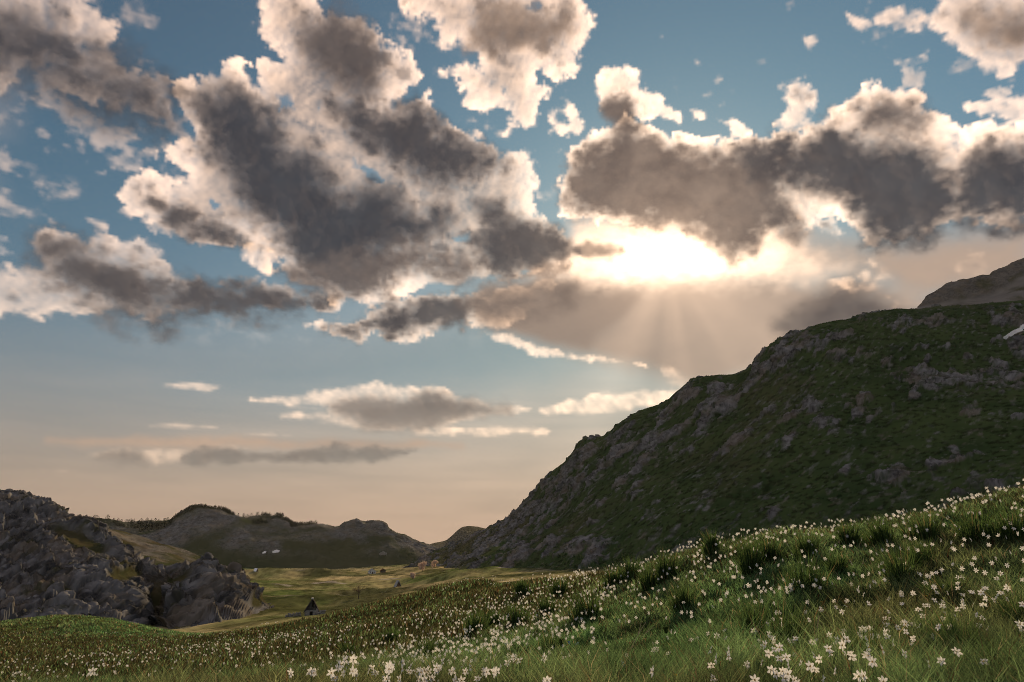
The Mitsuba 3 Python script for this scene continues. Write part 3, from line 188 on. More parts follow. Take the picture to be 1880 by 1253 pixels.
def ramp(a, b, x):
    t = np.clip((x - a) / (b - a), 0, 1)
    return t * t * (3 - 2 * t)


def inside(px, py, pts):
    """Signed distance (degrees, positive inside) of the points to a polygon."""
    p = np.stack([px, py], -1)
    best, odd = np.full(px.shape, 1e9), np.zeros(px.shape, bool)
    for a, b in zip(pts, np.roll(pts, -1, 0)):
        e, w = b - a, p - a
        t = np.clip((w @ e) / max(e @ e, 1e-9), 0, 1)
        best = np.minimum(best, ((w - t[..., None] * e) ** 2).sum(-1))
        if a[1] != b[1]:
            odd ^= ((a[1] > p[..., 1]) != (b[1] > p[..., 1])) & (p[..., 0] < (b[0] - a[0]) * (p[..., 1] - a[1]) / (b[1] - a[1]) + a[0])
    return np.sqrt(best) * np.where(odd, 1, -1)


def clouds(d):
    """What is seen through the clouds (through) and how much low sun they scatter (glow_), for each direction; returned as cover and shade."""
    az, el = np.degrees(np.arctan2(d[..., 0], d[..., 1])), np.degrees(np.arcsin(np.clip(d[..., 2], -1, 1)))
    near_sun = np.degrees(np.arccos(np.clip(d @ (SUN / np.linalg.norm(SUN)), -1, 1)))
    aureole = np.exp(-near_sun / 5.0)
    # thin haze, thicker and warmer towards the horizon and the sun
    low = np.exp(-np.maximum(el, 0) / 7.5)
    side = np.exp(-(near_sun / 34) ** 2)
    reach = 10.0 + 7.5 * side
    warm = np.exp(-(np.maximum(el, 0) / reach) ** 2)
    through = 1 - np.clip(0.12 + 0.84 * warm, 0, 1)
    glow = 0.012 + (0.36 + 0.20 * side) * warm + 0.9 * np.exp(-near_sun / 3.2) + 0.05 * side
    blue = 0.30 * np.exp(-((az + 40) / 30) ** 2)      # grey veil on the left
    through = through * (1 - blue)
    # broken cumulus outside the view, unseen, brightened to add fill light on the land
    cap = 1 / np.maximum(np.sin(np.radians(np.maximum(el, 4))), 0.07)
    gx, gy = d[..., 0] * cap * 1.6, d[..., 1] * cap * 1.6
    g = wave(gx, gy, 31, 5) + 0.10 * ramp(20, 60, el)
    away = ramp(36, 46, np.abs(az)) + ramp(43, 50, el) - ramp(36, 46, np.abs(az)) * ramp(43, 50, el)
    m = ramp(0.02, 0.10, g) * away * ramp(6, 14, el)
    k = ramp(0.07, 0.17, g) * away * ramp(6, 14, el)
    facing = 0.62 + 0.38 * (near_sun / 180)       # unseen clouds opposite the low sun, made brighter for more ambient light
    through, glow = through * (1 - m) + m * 0.8, glow * (1 - m) + m * 0.72 * facing
    k = k * ramp(150, 40, near_sun)
    through, glow = through * (1 - k) + k * 0.1, glow * (1 - k) + k * 0.05
    # the clouds in view, far ones first
    box = (np.abs(az) < 64) & (el > 0) & (el < 56)
    i, j = np.nonzero(box.any(1))[0], np.nonzero(box.any(0))[0]
    rows, cols = slice(i[0], i[-1] + 1), slice(j[0], j[-1] + 1)
    x, y = az[rows, cols], el[rows, cols]
    T_, G_ = through[rows, cols].copy(), glow[rows, cols].copy()
    sun_az, sun_el = np.degrees(np.arctan2(SUN[0], SUN[1])), np.degrees(np.arcsin(SUN[2] / np.linalg.norm(SUN)))
    A_, ns = aureole[rows, cols], near_sun[rows, cols]
    puff = billow(x * 0.40 + .1 * y, y * 0.5, 3, 5)
    fine = wave(x * 1.1, y * 1.3, 5, 3) * 1.25
    mass = wave(x * 0.42 + .2 * y, y * 0.62 - .12 * x, 26, 5)
    torn = wave(x * 0.9 + 0.5 * y, y * 1.6 - 0.3 * x, 21, 4) * 1.3
    warp_x, warp_y = wave(x * 0.35, y * 0.4, 8, 4), wave(x * 0.35, y * 0.4, 9, 4)
    streak = wave(x * 0.5 + 0.2 * y, y * 2.2 - 0.25 * x, 12, 5)
    soft_n = wave(x * 0.45 + .1 * y, y * 0.6 - .1 * x, 14, 5)
    low_el = 1 - ramp(9, 13, y)
    step_x, step_y = np.abs(x[0, 1] - x[0, 0]), np.abs(y[1, 0] - y[0, 0])
    gy_, gx_ = np.gradient(puff + 0.5 * fine, -step_y, step_x if x[0, 1] > x[0, 0] else -step_x)
    to_x, to_y = (sun_az - x) / np.maximum(ns, 1), (sun_el - y) / np.maximum(ns, 1)
    relief = np.clip(-(gx_ * to_x + gy_ * to_y) * 0.45, -1, 1)          # puffs are brighter on the side of the sun
    ang = np.degrees(np.arctan2(x - sun_az, y - sun_el))
    shafts = meshkit.noise(np.stack([ang / 19, ang * 0, ns / 40], -1), 4) * 0.7 + meshkit.noise(np.stack([ang / 8, ang * 0, ns / 25], -1), 5) * 0.3
    below = ramp(0, 1.5, sun_el - y)
    beams = 0.95 * (1 - ramp(40, 60, np.abs(x))) * below * (shafts - 0.5) * np.exp(-ns / 34) * ramp(1.5, 5, ns)
    G_ *= 1 + beams
    T_ *= 1 + 0.35 * beams
    rim = (1 - ramp(50, 63, np.abs(x))) * (1 - ramp(46, 55, y))
    layers = rim * wave(x * 0.10 + .02 * y, y * 1.1, 41, 5)
    G_ *= 1 + 0.55 * layers * (1 - ramp(11, 17, y))                       # thin level streaks low in the sky
    shreds = wave(x * 0.16 + .06 * y, y * 0.26, 43, 3) + .55 * torn + .35 * fine + .25 * mass + .06 * ramp(6, -20, x)
    m = ramp(.16, .44, shreds) * ramp(13, 19, y) * ramp(7, 13, ns) * .85 * rim   # torn shreds between the larger clouds
    T_, G_ = T_ + (.72 - T_) * m, G_ + (.5 * (1 + fine) + 1.2 * A_ - G_) * m
    for kind, amp, soft, level, text in CLOUDS:
        pts = np.array([q.split(',') for q in text.split()], float)
        lo, hi = pts.min(0) - 4, pts.max(0) + 4
        r = np.nonzero((y[:, 0] > lo[1]) & (y[:, 0] < hi[1]))[0]
        c = np.nonzero((x[0] > lo[0]) & (x[0] < hi[0]))[0]
        if not len(r) or not len(c):
            continue
        w = np.ix_(r, c)
        wx, wy = x[w] + 1.2 * amp * warp_x[w], y[w] + 1.2 * amp * warp_y[w]
        flat = low_el[w]
        s = inside(wx, wy, pts) + (0.30 * amp if kind in 'cgw' else 0)
        if kind == 'w':                                  # torn thin shreds
            e = s + 1.5 * amp * (0.9 * puff[w] + 1.2 * fine[w] + 1.6 * torn[w] + .8 * mass[w])
            m = ramp(-0.25, 1.3, e)
        elif kind in 'ch':
            e = s + amp * ((puff[w] * 1.25 + 0.9 * fine[w] + 0.9 * torn[w]) * (1 - flat) + (1.6 * streak[w] + .5 * fine[w]) * flat)
            m = ramp(-0.05, 0.10 + soft * np.clip(.45 + 2.2 * soft_n[w], .1, 1.3), e)
        elif kind == 'd':
            e = s + amp * (1.5 * soft_n[w] + 1.1 * puff[w] * (1 - flat) + streak[w] * flat + 0.9 * fine[w] + 1.1 * torn[w] + 1.1 * mass[w]) * 1.15 + .36 * (1 - .6 * flat)
            m = 0.72 * ramp(-0.75 * soft, 0.45 * soft, e) + 0.28 * ramp(-.2 * soft, 1.3 * soft, e + 1.5 * amp * (fine[w] + torn[w]))
        else:
            e = s + amp * 1.6 * soft_n[w]
            m = ramp(-0.5 * soft, 0.6 * soft, e)
        a = A_[w]
        t, g = T_[w], G_[w]
        if kind == 'c':
            thick = ramp(0, 2.5, e)
            core = np.clip(.36 * ramp(.4, 2.6, e + 2.2 * mass[w] - .6 * puff[w]) + .75 * ramp(.02, .22, mass[w] + .25 * puff[w]) * ramp(.25, 1.1, e), 0, 1) * (1 - flat)
            tex = 1.12 + 0.45 * puff[w] + 0.8 * fine[w] + 0.5 * torn[w] + 0.45 * relief[w] - 0.5 * ramp(1.0, 4.0, e) * (0.5 - soft_n[w])
            t1 = np.minimum(t, (0.76 - 0.28 * thick) * (1 - 0.55 * flat) * (1 - .5 * core))
            g1 = 1.5 * level * np.clip(tex, .25, 1.75) * (1 - 0.25 * thick) * (1 - .62 * core) + 1.6 * a * (1 - .6 * core)
            t, g = t + (t1 - t) * m, g + (g1 - g) * m
        elif kind == 'w':
            m = m * .8
            t1, g1 = np.minimum(t, .74), level * (1.15 + .8 * fine[w] + .5 * torn[w]) + 1.6 * a
            t, g = t + (t1 - t) * m, g + (g1 - g) * m
        elif kind == 'd':
            t1 = 0.07 * flat + 0.03 + 0.09 * soft_n[w]
            g1 = .15 * flat + .75 * level * (1 + 1.2 * soft_n[w] + .6 * fine[w]) + 0.27 * a * (1 + 1.2 * soft_n[w]) + 0.05 * np.maximum(relief[w], 0)
            k = m * 0.99
            t, g = t + (t1 - t) * k, g + (g1 - g) * k
        elif kind == 'h':
            m = m * 0.9
            t, g = t + (0.85 - t) * m, g + (0.06 + a - g) * m
        elif kind == 'v':
            ray = 1 + 0.65 * below[w] * (shafts[w] - 0.5) * ramp(1.5, 5, ns[w])
            g1 = level * ray * (1 + 0.25 * soft_n[w]) + 1.1 * np.exp(-ns[w] / 2.6)  * (ns[w] < 20)
            t, g = t + (0.06 - t) * m * 0.9, g + (g1 - g) * m * 0.9
        elif kind == 'b':
            m = m * 0.8
            t, g = t + (0.45 - t) * m, g + (level - g) * m
        else:
            m = ramp(-0.9 * soft, 0.9 * soft, e + .6 * fine[w] + .8 * torn[w])
            g1 = 0.85 + level * np.exp(-((x[w] - sun_az - .3) / 8.6) ** 2 - ((y[w] - sun_el - .1) / 2.6) ** 2) * (1 + 0.8 * soft_n[w] + .9 * torn[w])
            t, g = t + (0.3 - t) * m, g + (g1 - g) * m
        T_[w], G_[w] = t, g
    through[rows, cols], glow[rows, cols] = T_, G_
    cover = np.clip(1 - through, 0.06, 1)
    shade = 1 - np.clip(glow / cover / GLOW_MOST, 0, 1)
    return cover, shade

scene['sky_light'] = mikit.sky(SUN, turbidity=2.0, sun_scale=1.5, sun_angle=1.2, sun_tint=(1.0, 0.95, 0.88), sky_tint=(0.71, 1.16, 1.18),
                               clouds=clouds, cloud_lit=CLOUD_LIT, cloud_dark=CLOUD_DARK)

# ------------------------------------------------------------------ helpers


def tag(key, label=None, category=None, group=None, kind=None):
    labels[key] = {k: v for k, v in (('label', label), ('category', category), ('group', group), ('kind', kind)) if v}


USED = {}


def numbered(name):
    n = USED.get(name, -1) + 1
    USED[name] = n
    return name if n == 0 else f'{name}_{n:03d}'


def polar(az, el, r):
    """A surveyed point: bearing and elevation in degrees, distance over ground in metres."""
    a = np.radians(az)
    return np.stack([r * np.sin(a), r * np.cos(a), r * np.tan(np.radians(el))], -1)


def fbm(p, scale, octaves=5, seed=0):
    return meshkit.fbm(np.asarray(p, float) / scale, octaves, seed) - 0.5


def ridged(p, scale, octaves=5, seed=0):
    f, total = 0.0, 0.0
    for o in range(octaves):
        f = f + 0.5 ** o * (1 - np.abs(2 * meshkit.noise(np.asarray(p, float) / scale * 2.07 ** o, seed + o) - 1))
        total += 0.5 ** o
    return f / total


def blocks(p, size, seed=0):
    """Distance to the nearest crack of a random block pattern and a number per block, in three dimensions."""
    q = np.asarray(p, float) / size
    base = np.floor(q)
    d1, d2, pick = np.full(len(q), 9.0), np.full(len(q), 9.0), np.zeros(len(q))
    for a in np.ndindex(3, 3, 3):
        c = base + (np.array(a) - 1)
        h = [np.modf(np.abs(np.sin(c @ np.array(k) + seed) * 43758.5453))[0] for k in ((12.9898, 78.233, 37.719), (39.346, 11.135, 83.155), (73.156, 52.235, 9.151))]
        d = np.linalg.norm(c + np.stack(h, -1) - q, axis=-1)
        near = d < d1
        d2 = np.where(near, d1, np.minimum(d2, d))
        pick = np.where(near, h[0], pick)
        d1 = np.where(near, d, d1)
    return d2 - d1, pick


def grid_faces(n, m):
    i, j = np.meshgrid(np.arange(n - 1), np.arange(m - 1), indexing='ij')
    a = i * m + j
    return np.stack([a, a + m, a + m + 1, a + 1], -1).reshape(-1, 4)


def blend(a, b, t):
    return np.asarray(a) + (np.asarray(b) - np.asarray(a)) * np.asarray(t)[..., None]


scene['painted'] = {'type': 'twosided', 'bsdf': {'type': 'diffuse', 'reflectance': {'type': 'mesh_attribute', 'name': 'vertex_color'}}}
scene['leaf_matter'] = {'type': 'principledthin', 'base_color': {'type': 'mesh_attribute', 'name': 'vertex_color'}, 'roughness': 0.5, 'diff_trans': 1.15, 'spec_trans': 0.0}


def surface(key, v, faces, color, smooth=True, bsdf='painted', **kind):
    scene[key] = mikit.ply((v, faces), bsdf, smooth=smooth, color=color)
    if kind:
        labels[key] = kind


# ------------------------------------------------------------------ the land: meadow and valley from surveyed points


def field(survey, az_range, r_range, n_az, n_r):
    s = np.array(survey)
    fit = RBFInterpolator(np.stack([s[:, 0] / 10, np.log(s[:, 2]) * 1.6], -1), np.tan(np.radians(s[:, 1])), kernel='linear', smoothing=0.002)
    a, l = np.linspace(*az_range, n_az), np.linspace(math.log(r_range[0]), math.log(r_range[1]), n_r)
    q = np.stack(np.meshgrid(a, l, indexing='ij'), -1).reshape(-1, 2)
    g = fit(q / [10, 1] * [1, 1.6]).reshape(n_az, n_r)
    from scipy.ndimage import gaussian_filter
    g = gaussian_filter(g, [1.2, 1.2])
    return RegularGridInterpolator((a, l), g, bounds_error=False, fill_value=None)


MEADOW = field([p for r in MEADOW_SURVEY for p in r], (-46, 46), (4.2, 150), 140, 130)
VALLEY = field([p for r in VALLEY_SURVEY for p in r], (-42, 42), (50, 1700), 150, 160)


def meadow_height(x, y):
    x, y = np.asarray(x, float), np.asarray(y, float)
    r, az = np.maximum(np.hypot(x, y), 0.01), np.degrees(np.arctan2(x, y))
    slope = -1.5 + 0.2 * x - 0.04 * y
    z = r * MEADOW(np.stack([np.clip(az, -46, 46), np.log(np.maximum(r, 4.2))], -1))
    w = ramp(4.2, 6.4, r) * (1 - ramp(43, 62, np.abs(az)))
    p = np.stack([x, y, 0 * x], -1)
    bumps = 0.10 * fbm(p, 0.9, 3, 3) + 0.30 * fbm(p, 4.0, 3, 4) * ramp(3, 9, r) + 1.0 * fbm(p, 14.0, 2, 5) * ramp(18, 40, r)
    return slope * (1 - w) + z * w + bumps


def valley_height(x, y):
    x, y = np.asarray(x, float), np.asarray(y, float)
    r, az = np.hypot(x, y), np.degrees(np.arctan2(x, y))
    p = np.stack([x, y, 0 * x], -1)
    z = r * VALLEY(np.stack([np.clip(az, -42, 42), np.log(np.clip(r, 50, 1700))], -1))
    for ba, br, high, wide, long in ((-28.6, 101, 1.5, 13, 6), (-36, 97, .7, 9, 5), (-19.5, 690, 5.5, 42, 26), (-16.6, 700, 5.0, 34, 22), (-13.2, 690, 3.4, 30, 20), (-10.4, 420, 2.5, 30, 16), (-5.5, 470, 3.0, 26, 16), (-14, 300, 2.0, 22, 14)):
        cx, cy = br * math.sin(math.radians(ba)), br * math.cos(math.radians(ba))
        z = z + high * np.exp(-((x - cx) / wide) ** 2 - ((y - cy) / long) ** 2)
    lumps = ridged(p * [1, 0.6, 1], 60, 3, 21) - 0.5
    return z + (1.0 * fbm(p, 18, 4, 11) + 4.6 * lumps * ramp(200, 380, r) + 1.6 * fbm(p * [1, .7, 1], 26, 3, 13) * ramp(200, 350, r) + 0.9 * fbm(p, 5, 4, 12)) * ramp(100, 200, r)


az = np.concatenate([np.arange(-180, -47, 3.0), np.arange(-47, 47, 0.25), np.arange(47, 181, 3.0)])
rr = np.concatenate([[0.0], np.geomspace(0.4, 140, 240)])
A_, R_ = np.meshgrid(np.radians(az), rr, indexing='ij')
X_, Y_ = R_ * np.sin(A_), R_ * np.cos(A_)
P_ = np.stack([X_, Y_, meadow_height(X_, Y_)], -1).reshape(-1, 3)
q = P_ * [1, 1, 0]
soil = blend([0.036, 0.046, 0.018], [0.062, 0.050, 0.026], np.clip(0.5 + 2.2 * fbm(q, 2.2, 5, 31), 0, 1))
soil = blend(soil, [0.045, 0.06, 0.02], np.clip(0.5 + 2.5 * fbm(q, 9, 3, 33), 0, 1))
surface('meadow', P_, grid_faces(len(az), len(rr)), soil, label='dark grassy meadow falling away to the left', kind='structure')

az = np.concatenate([np.linspace(-75, -41.5, 40), np.linspace(-41, 41, 620), np.linspace(41.5, 75, 40)])
rr = np.geomspace(50, 1650, 440)
A_, R_ = np.meshgrid(np.radians(az), rr, indexing='ij')
X_, Y_ = R_ * np.sin(A_), R_ * np.cos(A_)
P_ = np.stack([X_, Y_, valley_height(X_, Y_)], -1).reshape(-1, 3)
q = P_ * [1, 1, 0]
dry = np.clip(0.52 + 3.0 * fbm(q * [1, 0.45, 1], 45, 5, 41), 0, 1)
grass = blend([0.085, 0.115, 0.04], [0.36, 0.31, 0.18], dry)
grass = blend(grass, [0.045, 0.055, 0.025], np.clip(4.5 * (ridged(q * [1, 0.5, 1], 70, 3, 43) - 0.62), 0, 0.9))
grass = blend(grass, [0.060, 0.068, 0.028], np.clip(5.5 * (fbm(np.stack([q[:, 0] * .6 - q[:, 1] * .1, q[:, 1] * .45 + q[:, 0] * .3, 0 * q[:, 0]], -1), 15, 5, 48) - 0.03), 0, 0.85) * ramp(130, 200, np.hypot(q[:, 0], q[:, 1])))
grass = blend(grass, [0.24, 0.23, 0.21], np.clip(14 * (fbm(q, 30, 5, 47) - 0.19), 0, 1) * ramp(300, 500, np.hypot(q[:, 0], q[:, 1])))
near_mound = (1 - ramp(115, 150, np.hypot(q[:, 0], q[:, 1])))
grass = blend(grass, blend([0.085, 0.11, 0.030], [0.13, 0.10, 0.045], np.clip(0.5 + 2.8 * fbm(q, 6, 4, 45), 0, 1)), near_mound)
grass = grass * np.clip(1 + 1.5 * fbm(q * [1, .6, 1], 3.5, 4, 49) + .8 * fbm(q, 1.2, 2, 50), .35, 1.7)[:, None]
surface('valley', P_, grid_faces(len(az), len(rr)), grass, label='dry grass valley floor below the hills', kind='structure')

disc = trimesh.creation.annulus(r_min=0.0001, r_max=4500, height=1.0, sections=96)
scene['plain'] = mikit.ply((disc.vertices + [0, 0, -84], disc.faces), {'type': 'diffuse', 'reflectance': {'type': 'rgb', 'value': [0.09, 0.09, 0.04]}})
tag('plain', 'wide grassland under the hills', None, None, 'structure')

# ------------------------------------------------------------------ hills as lofted surfaces


class Loft:
    """A hillside: rows of surveyed points from foot to crest (and behind), joined by a smooth surface."""

    def __init__(self, rows, n, m, az_range=None):
        rows = [np.array(r) for r in rows]
        lo, hi = max(r[0, 0] for r in rows), min(r[-1, 0] for r in rows)
        if az_range:
            lo, hi = max(lo, az_range[0]), min(hi, az_range[1])
        self.az = np.linspace(lo, hi, n)
        z, ln = [], []
        for r in rows:
            k = np.argsort(r[:, 0])
            ln.append(PchipInterpolator(r[k, 0], np.log(r[k, 2]))(self.az))
            z.append(np.exp(ln[-1]) * np.tan(np.radians(PchipInterpolator(r[k, 0], r[k, 1])(self.az))))
        knots = np.arange(len(rows))
        share = np.array(m, float)
        t = np.concatenate([np.linspace(i, i + 1, int(c), endpoint=False) for i, c in enumerate(share)] + [[len(rows) - 1]])
        self.t = t
        z, ln = PchipInterpolator(knots, np.array(z))(t).T, PchipInterpolator(knots, np.array(ln))(t).T
        a = np.radians(self.az)[:, None]
        r = np.exp(ln)
        self.p = np.stack([r * np.sin(a), r * np.cos(a), z], -1)
        self.shape = self.p.shape[:2]
        self.faces = grid_faces(*self.shape)

    def normals(self):
        du, dv = np.gradient(self.p, axis=0), np.gradient(self.p, axis=1)
        n = np.cross(dv, du)
        n /= np.linalg.norm(n, axis=-1, keepdims=True) + 1e-12
        return n * np.sign(n[..., 2:] + 1e-9) if False else n

    def push(self, d):
        n = self.normals()
        if (n[..., 2].mean()) < 0:
            n = -n
        self.p = self.p + n * d.reshape(self.shape)[..., None]

    def flat(self):
        return self.p.reshape(-1, 3)

    def bearing(self):
        p = self.flat()
        return np.degrees(np.arctan2(p[:, 0], p[:, 1])), np.degrees(np.arctan2(p[:, 2], np.hypot(p[:, 0], p[:, 1])))

    def find(self, az, el):
        """The first point of the hillside met in this direction from the meadow."""
        i = int(np.clip(np.searchsorted(self.az, az), 0, len(self.az) - 1))
        c = self.p[i]
        e = np.degrees(np.arctan2(c[:, 2], np.hypot(c[:, 0], c[:, 1])))
        j = int(np.argmax(e >= el)) if (e >= el).any() else int(np.argmax(e))
        return c[j], self.normals()[i, j]


def outcrop(a, e, spots):
    """Where bare rock breaks through: ellipses as bearing, elevation, half width, half height (degrees), tilt."""
    m = np.zeros_like(a)
    for ca, ce, w, h, tilt in spots:
        c, s = math.cos(math.radians(tilt)), math.sin(math.radians(tilt))
        u, v = (a - ca) * c + (e - ce) * s, -(a - ca) * s + (e - ce) * c
        m = np.maximum(m, 1.25 - np.sqrt((u / w) ** 2 + (v / h) ** 2))
    return m


def stone_color(p, seed, pale=(0.27, 0.26, 0.25), dark=(0.13, 0.125, 0.12)):
    c = blend(dark, pale, np.clip(0.5 + 1.9 * fbm(p, 7, 5, seed) + 2.2 * fbm(p * [1, 1, 1.6], 2.2, 4, seed + 7), 0, 1))
    return blend(c, [0.16, 0.13, 0.095], np.clip(3.0 * fbm(p, 11, 4, seed + 3), 0, 0.45))


# the mountain on the right

mountain = Loft(MOUNTAIN_ROWS, 900, (14, 70, 110, 130, 14), (-10.6, 40.5))
p = mountain.flat()
a, e = mountain.bearing()
rough = fbm(p, 26, 5, 51)
slant = np.stack([p[:, 0] * .75 + p[:, 2] * .66, p[:, 1], 3.2 * (p[:, 2] * .75 - p[:, 0] * .66)], -1)      # beds rising to the right
bare = np.maximum(outcrop(a, e, MOUNTAIN_ROCK) * 0.58, outcrop(a, e, CREST_ROCK) * 0.70) + 1.5 * rough - 0.10 + 2.4 * fbm(slant, 17, 6, 52) + .26 * ramp(9, -1, a) - .12 * ramp(7, 17, a) * ramp(17, 9, e)
bare = np.clip(bare * 2.6 - 0.30, 0, 1)
on = bare > 0.01
push = 5.0 * fbm(p, 55, 4, 53) - 5.0 * ridged(p * [1, 1, .35], 52, 3, 54) + 0.9 * fbm(p, 9, 4, 55) + 0.5 * fbm(p, 3, 3, 56)
w = p[on] + 5 * np.stack([fbm(p[on], 11, 4, k) for k in (57, 59, 60)], -1)
edge, pick = blocks(w * [1, 1, 2.2], 8.0, 3)
edge2, pick2 = blocks(w * [1, 1, 1.7], 3.0, 5)
bed = (w @ np.array([-0.30, 0.1, 0.95])) / 6.0
bed = bed - np.floor(bed)
push[on] += 0.85 * bare[on] * (2.6 * bed ** 1.4 - .6 + .8 * np.minimum(edge, .1) / .1 + 2.2 * (pick - .5) + .4 * np.minimum(edge2, .12) / .12 + 1.1 * (pick2 - .5) + 2.6 * (ridged(w * [1, 1, .5], 7, 4, 58) - .5))
push = push * ramp(0, 1.2, np.broadcast_to(mountain.t, mountain.shape)).ravel()
mountain.push(push)
p = mountain.flat()
turf = blend([0.028, 0.054, 0.020], [0.060, 0.092, 0.034], np.clip(0.5 + 2.0 * fbm(p, 22, 5, 61), 0, 1))
turf = blend(turf, [0.085, 0.078, 0.045], np.clip(2.4 * fbm(p, 60, 5, 62) + 0.55 * ramp(10, -3, a) + 0.9 * fbm(p, 4, 3, 63) - .16, 0, 0.75))
turf = blend(turf, turf * 0.45, np.clip(6 * fbm(p, 2.6, 3, 64), 0, 1))
stone = stone_color(p, 65, (0.225, 0.23, 0.245), (0.045, 0.046, 0.05))
dots = np.clip(9 * (fbm(p, 2.4, 3, 66) + 0.5 * rough - 0.17), 0, 1)           # loose stones in the turf
color = blend(turf, stone, np.maximum(np.clip(bare * 1.25 - 0.22 + 3.4 * fbm(slant, 6, 5, 67), 0, 1), 0.55 * dots))
surface('mountain', p, mountain.faces, color, label='steep dark green mountain with bare rock ledges', kind='structure')

cliff = Loft(CLIFF_ROWS, 300, (8, 30, 40, 60, 8))
p = cliff.flat()
up = np.broadcast_to(cliff.t, cliff.shape).ravel()
wall = ramp(2.0, 2.25, up) * (1 - ramp(3.05, 3.3, up))
cliff.push(3.0 * fbm(p, 40, 4, 71) + wall * (6 * (ridged(p * [1, 1, .3], 26, 4, 72) - .5) + 3 * fbm(p, 6, 4, 73)) + 0.4 * fbm(p, 4, 3, 74))
color = blend(blend([0.16, 0.155, 0.15], [0.22, 0.21, 0.20], np.clip(.5 + 2 * fbm(p, 9, 4, 75), 0, 1)), stone_color(p, 76, (.17, .16, .15), (.08, .078, .075)), wall)
color = blend(color, [0.06, 0.065, 0.03], np.clip(4 * fbm(p, 20, 5, 77) + ramp(3.0, 3.15, up) - 0.2, 0, .9))
surface('cliff', cliff.flat(), cliff.faces, color, label='distant cliff band above a grey scree slope', kind='structure')

# rocky hill on the left
karst = Loft(KARST_ROWS, 860, (16, 80, 90, 80, 14), (-58, -16.6))
p = karst.flat()
a, e = karst.bearing()
green = np.clip(1.3 * outcrop(a, e, KARST_GRASS) + 1.6 * fbm(p, 18, 5, 81) - 0.25, 0, 1)
rock = 1 - green
w = p + 4 * np.stack([fbm(p, 13, 4, 82), fbm(p, 13, 4, 83), fbm(p, 13, 4, 84)], -1)
e2, k2 = blocks(w * [1, 1, 1.7], 6.5, 12)
e3, k3 = blocks(w * [1, 1, 1.4], 2.6, 13)
bed = (w @ np.array([0.34, 0.12, 0.93])) / 5.2 + 1.3 * fbm(p, 34, 3, 80)
bed = bed - np.floor(bed)
push = 6 * fbm(p, 40, 4, 85) + 5.0 * (ridged(p * [1, 1, .7], 30, 5, 86) - .5)
push += rock * (3.0 * bed ** 1.5 + 1.0 * np.minimum(e2, .10) / .10 + 2.2 * (k2 - .5) + .45 * np.minimum(e3, .12) / .12 + .9 * (k3 - .5) - 1.2)
flutes = ridged(w * [1.5, 1.5, .22], 4.0, 4, 87) - .5
push += rock * 1.7 * flutes - 1.6 * rock * ramp(.78, .95, ridged(w, 9, 3, 92))
push = push * ramp(0, 1.1, np.broadcast_to(karst.t, karst.shape)).ravel() * (.12 + .88 * ramp(-16.7, -18.6, a))
karst.push(push)
color = stone_color(p, 88, (0.185, 0.19, 0.205), (0.040, 0.042, 0.046))
color = blend(color, [0.055, 0.058, 0.035], np.clip(5 * (fbm(p, 4.5, 4, 89) - 0.10), 0, .85))
color = blend(color, blend([0.036, 0.045, 0.020], [0.075, 0.064, 0.036], np.clip(.5 + 2 * fbm(p, 8, 4, 91), 0, 1)), np.clip(green * 1.8 - .3, 0, 1))
surface('rocky_hill', karst.flat(), karst.faces, color, label='grey limestone hill of cracked rock on the left', kind='structure')

spur = Loft(SPUR_ROWS, 330, (10, 50, 60, 70, 10))
p = spur.flat()
spur.push((6 * fbm(p, 60, 4, 101) + 7 * (ridged(p, 45, 4, 102) - .5) + 1.2 * fbm(p, 9, 4, 103)) * ramp(0, 1.2, np.broadcast_to(spur.t, spur.shape)).ravel())
color = blend([0.036, 0.045, 0.020], [0.085, 0.066, 0.037], np.clip(.42 + 2.4 * fbm(p, 40, 5, 104), 0, 1))
color = blend(color, stone_color(p, 105, (.15, .15, .15), (.06, .06, .06)), np.clip(6 * (fbm(p, 24, 5, 106) + .06), 0, .9))
surface('hillside', spur.flat(), spur.faces, color, label='brown grassy hillside with low rocks', kind='structure')

far = Loft(FAR_RIDGE_ROWS, 760, (8, 70, 70, 60, 60, 8))
p = far.flat()
t = np.broadcast_to(far.t, far.shape).ravel()
crest = np.exp(-((t - 4) / .35) ** 2)
push = (26 * (ridged(p * [1, .8, 1], 170, 5, 111) - .5) + 12 * fbm(p, 60, 4, 112)) * ramp(1, 2.2, t) * (1 - .75 * crest) + (7.0 * (ridged(p * [1, 1, .6], 34, 5, 118) - .5) + 4.0 * fbm(p, 14, 4, 113)) * ramp(.8, 1.6, t) * (1 - .2 * crest)
far.push(push)
q = far.p * [1, .35, 0]
far.p[..., 2] += (16 * (ridged(q.reshape(-1, 3), 62, 4, 119) - .55) + 5 * fbm(q.reshape(-1, 3), 20, 3, 120)).reshape(far.shape) * np.exp(-((far.t - 4) / .5) ** 2)
p = far.flat()
color = blend([0.028, 0.042, 0.018], [0.060, 0.064, 0.032], np.clip(.5 + 2.2 * fbm(p, 120, 5, 114), 0, 1))
a, e = far.bearing()
color = blend(color, stone_color(p, 115, (.185, .19, .205), (.045, .046, .05)), np.clip(4 * (fbm(p, 70, 6, 116) + .12) * ramp(1.3, 2.1, t), 0, .9))
color = blend(color, [0.030, 0.034, 0.022], np.clip(1.6 * crest * ramp(-14.5, -17.5, a) + 4 * (fbm(p, 90, 4, 117) - .14), 0, .9))
surface('far_ridge', far.flat(), far.faces, color, label='low rocky ridge closing the valley', kind='structure')

farthest = Loft(FARTHEST_ROWS, 200, (40, 12), None)
p = farthest.flat()
farthest.push(5 * fbm(p, 90, 4, 121))
surface('farthest_hill', farthest.flat(), farthest.faces, blend([0.06, 0.06, 0.035], [0.12, 0.11, 0.09], np.clip(.5 + 2 * fbm(p, 90, 5, 122), 0, 1)), label='farthest hill behind the gap', kind='structure')

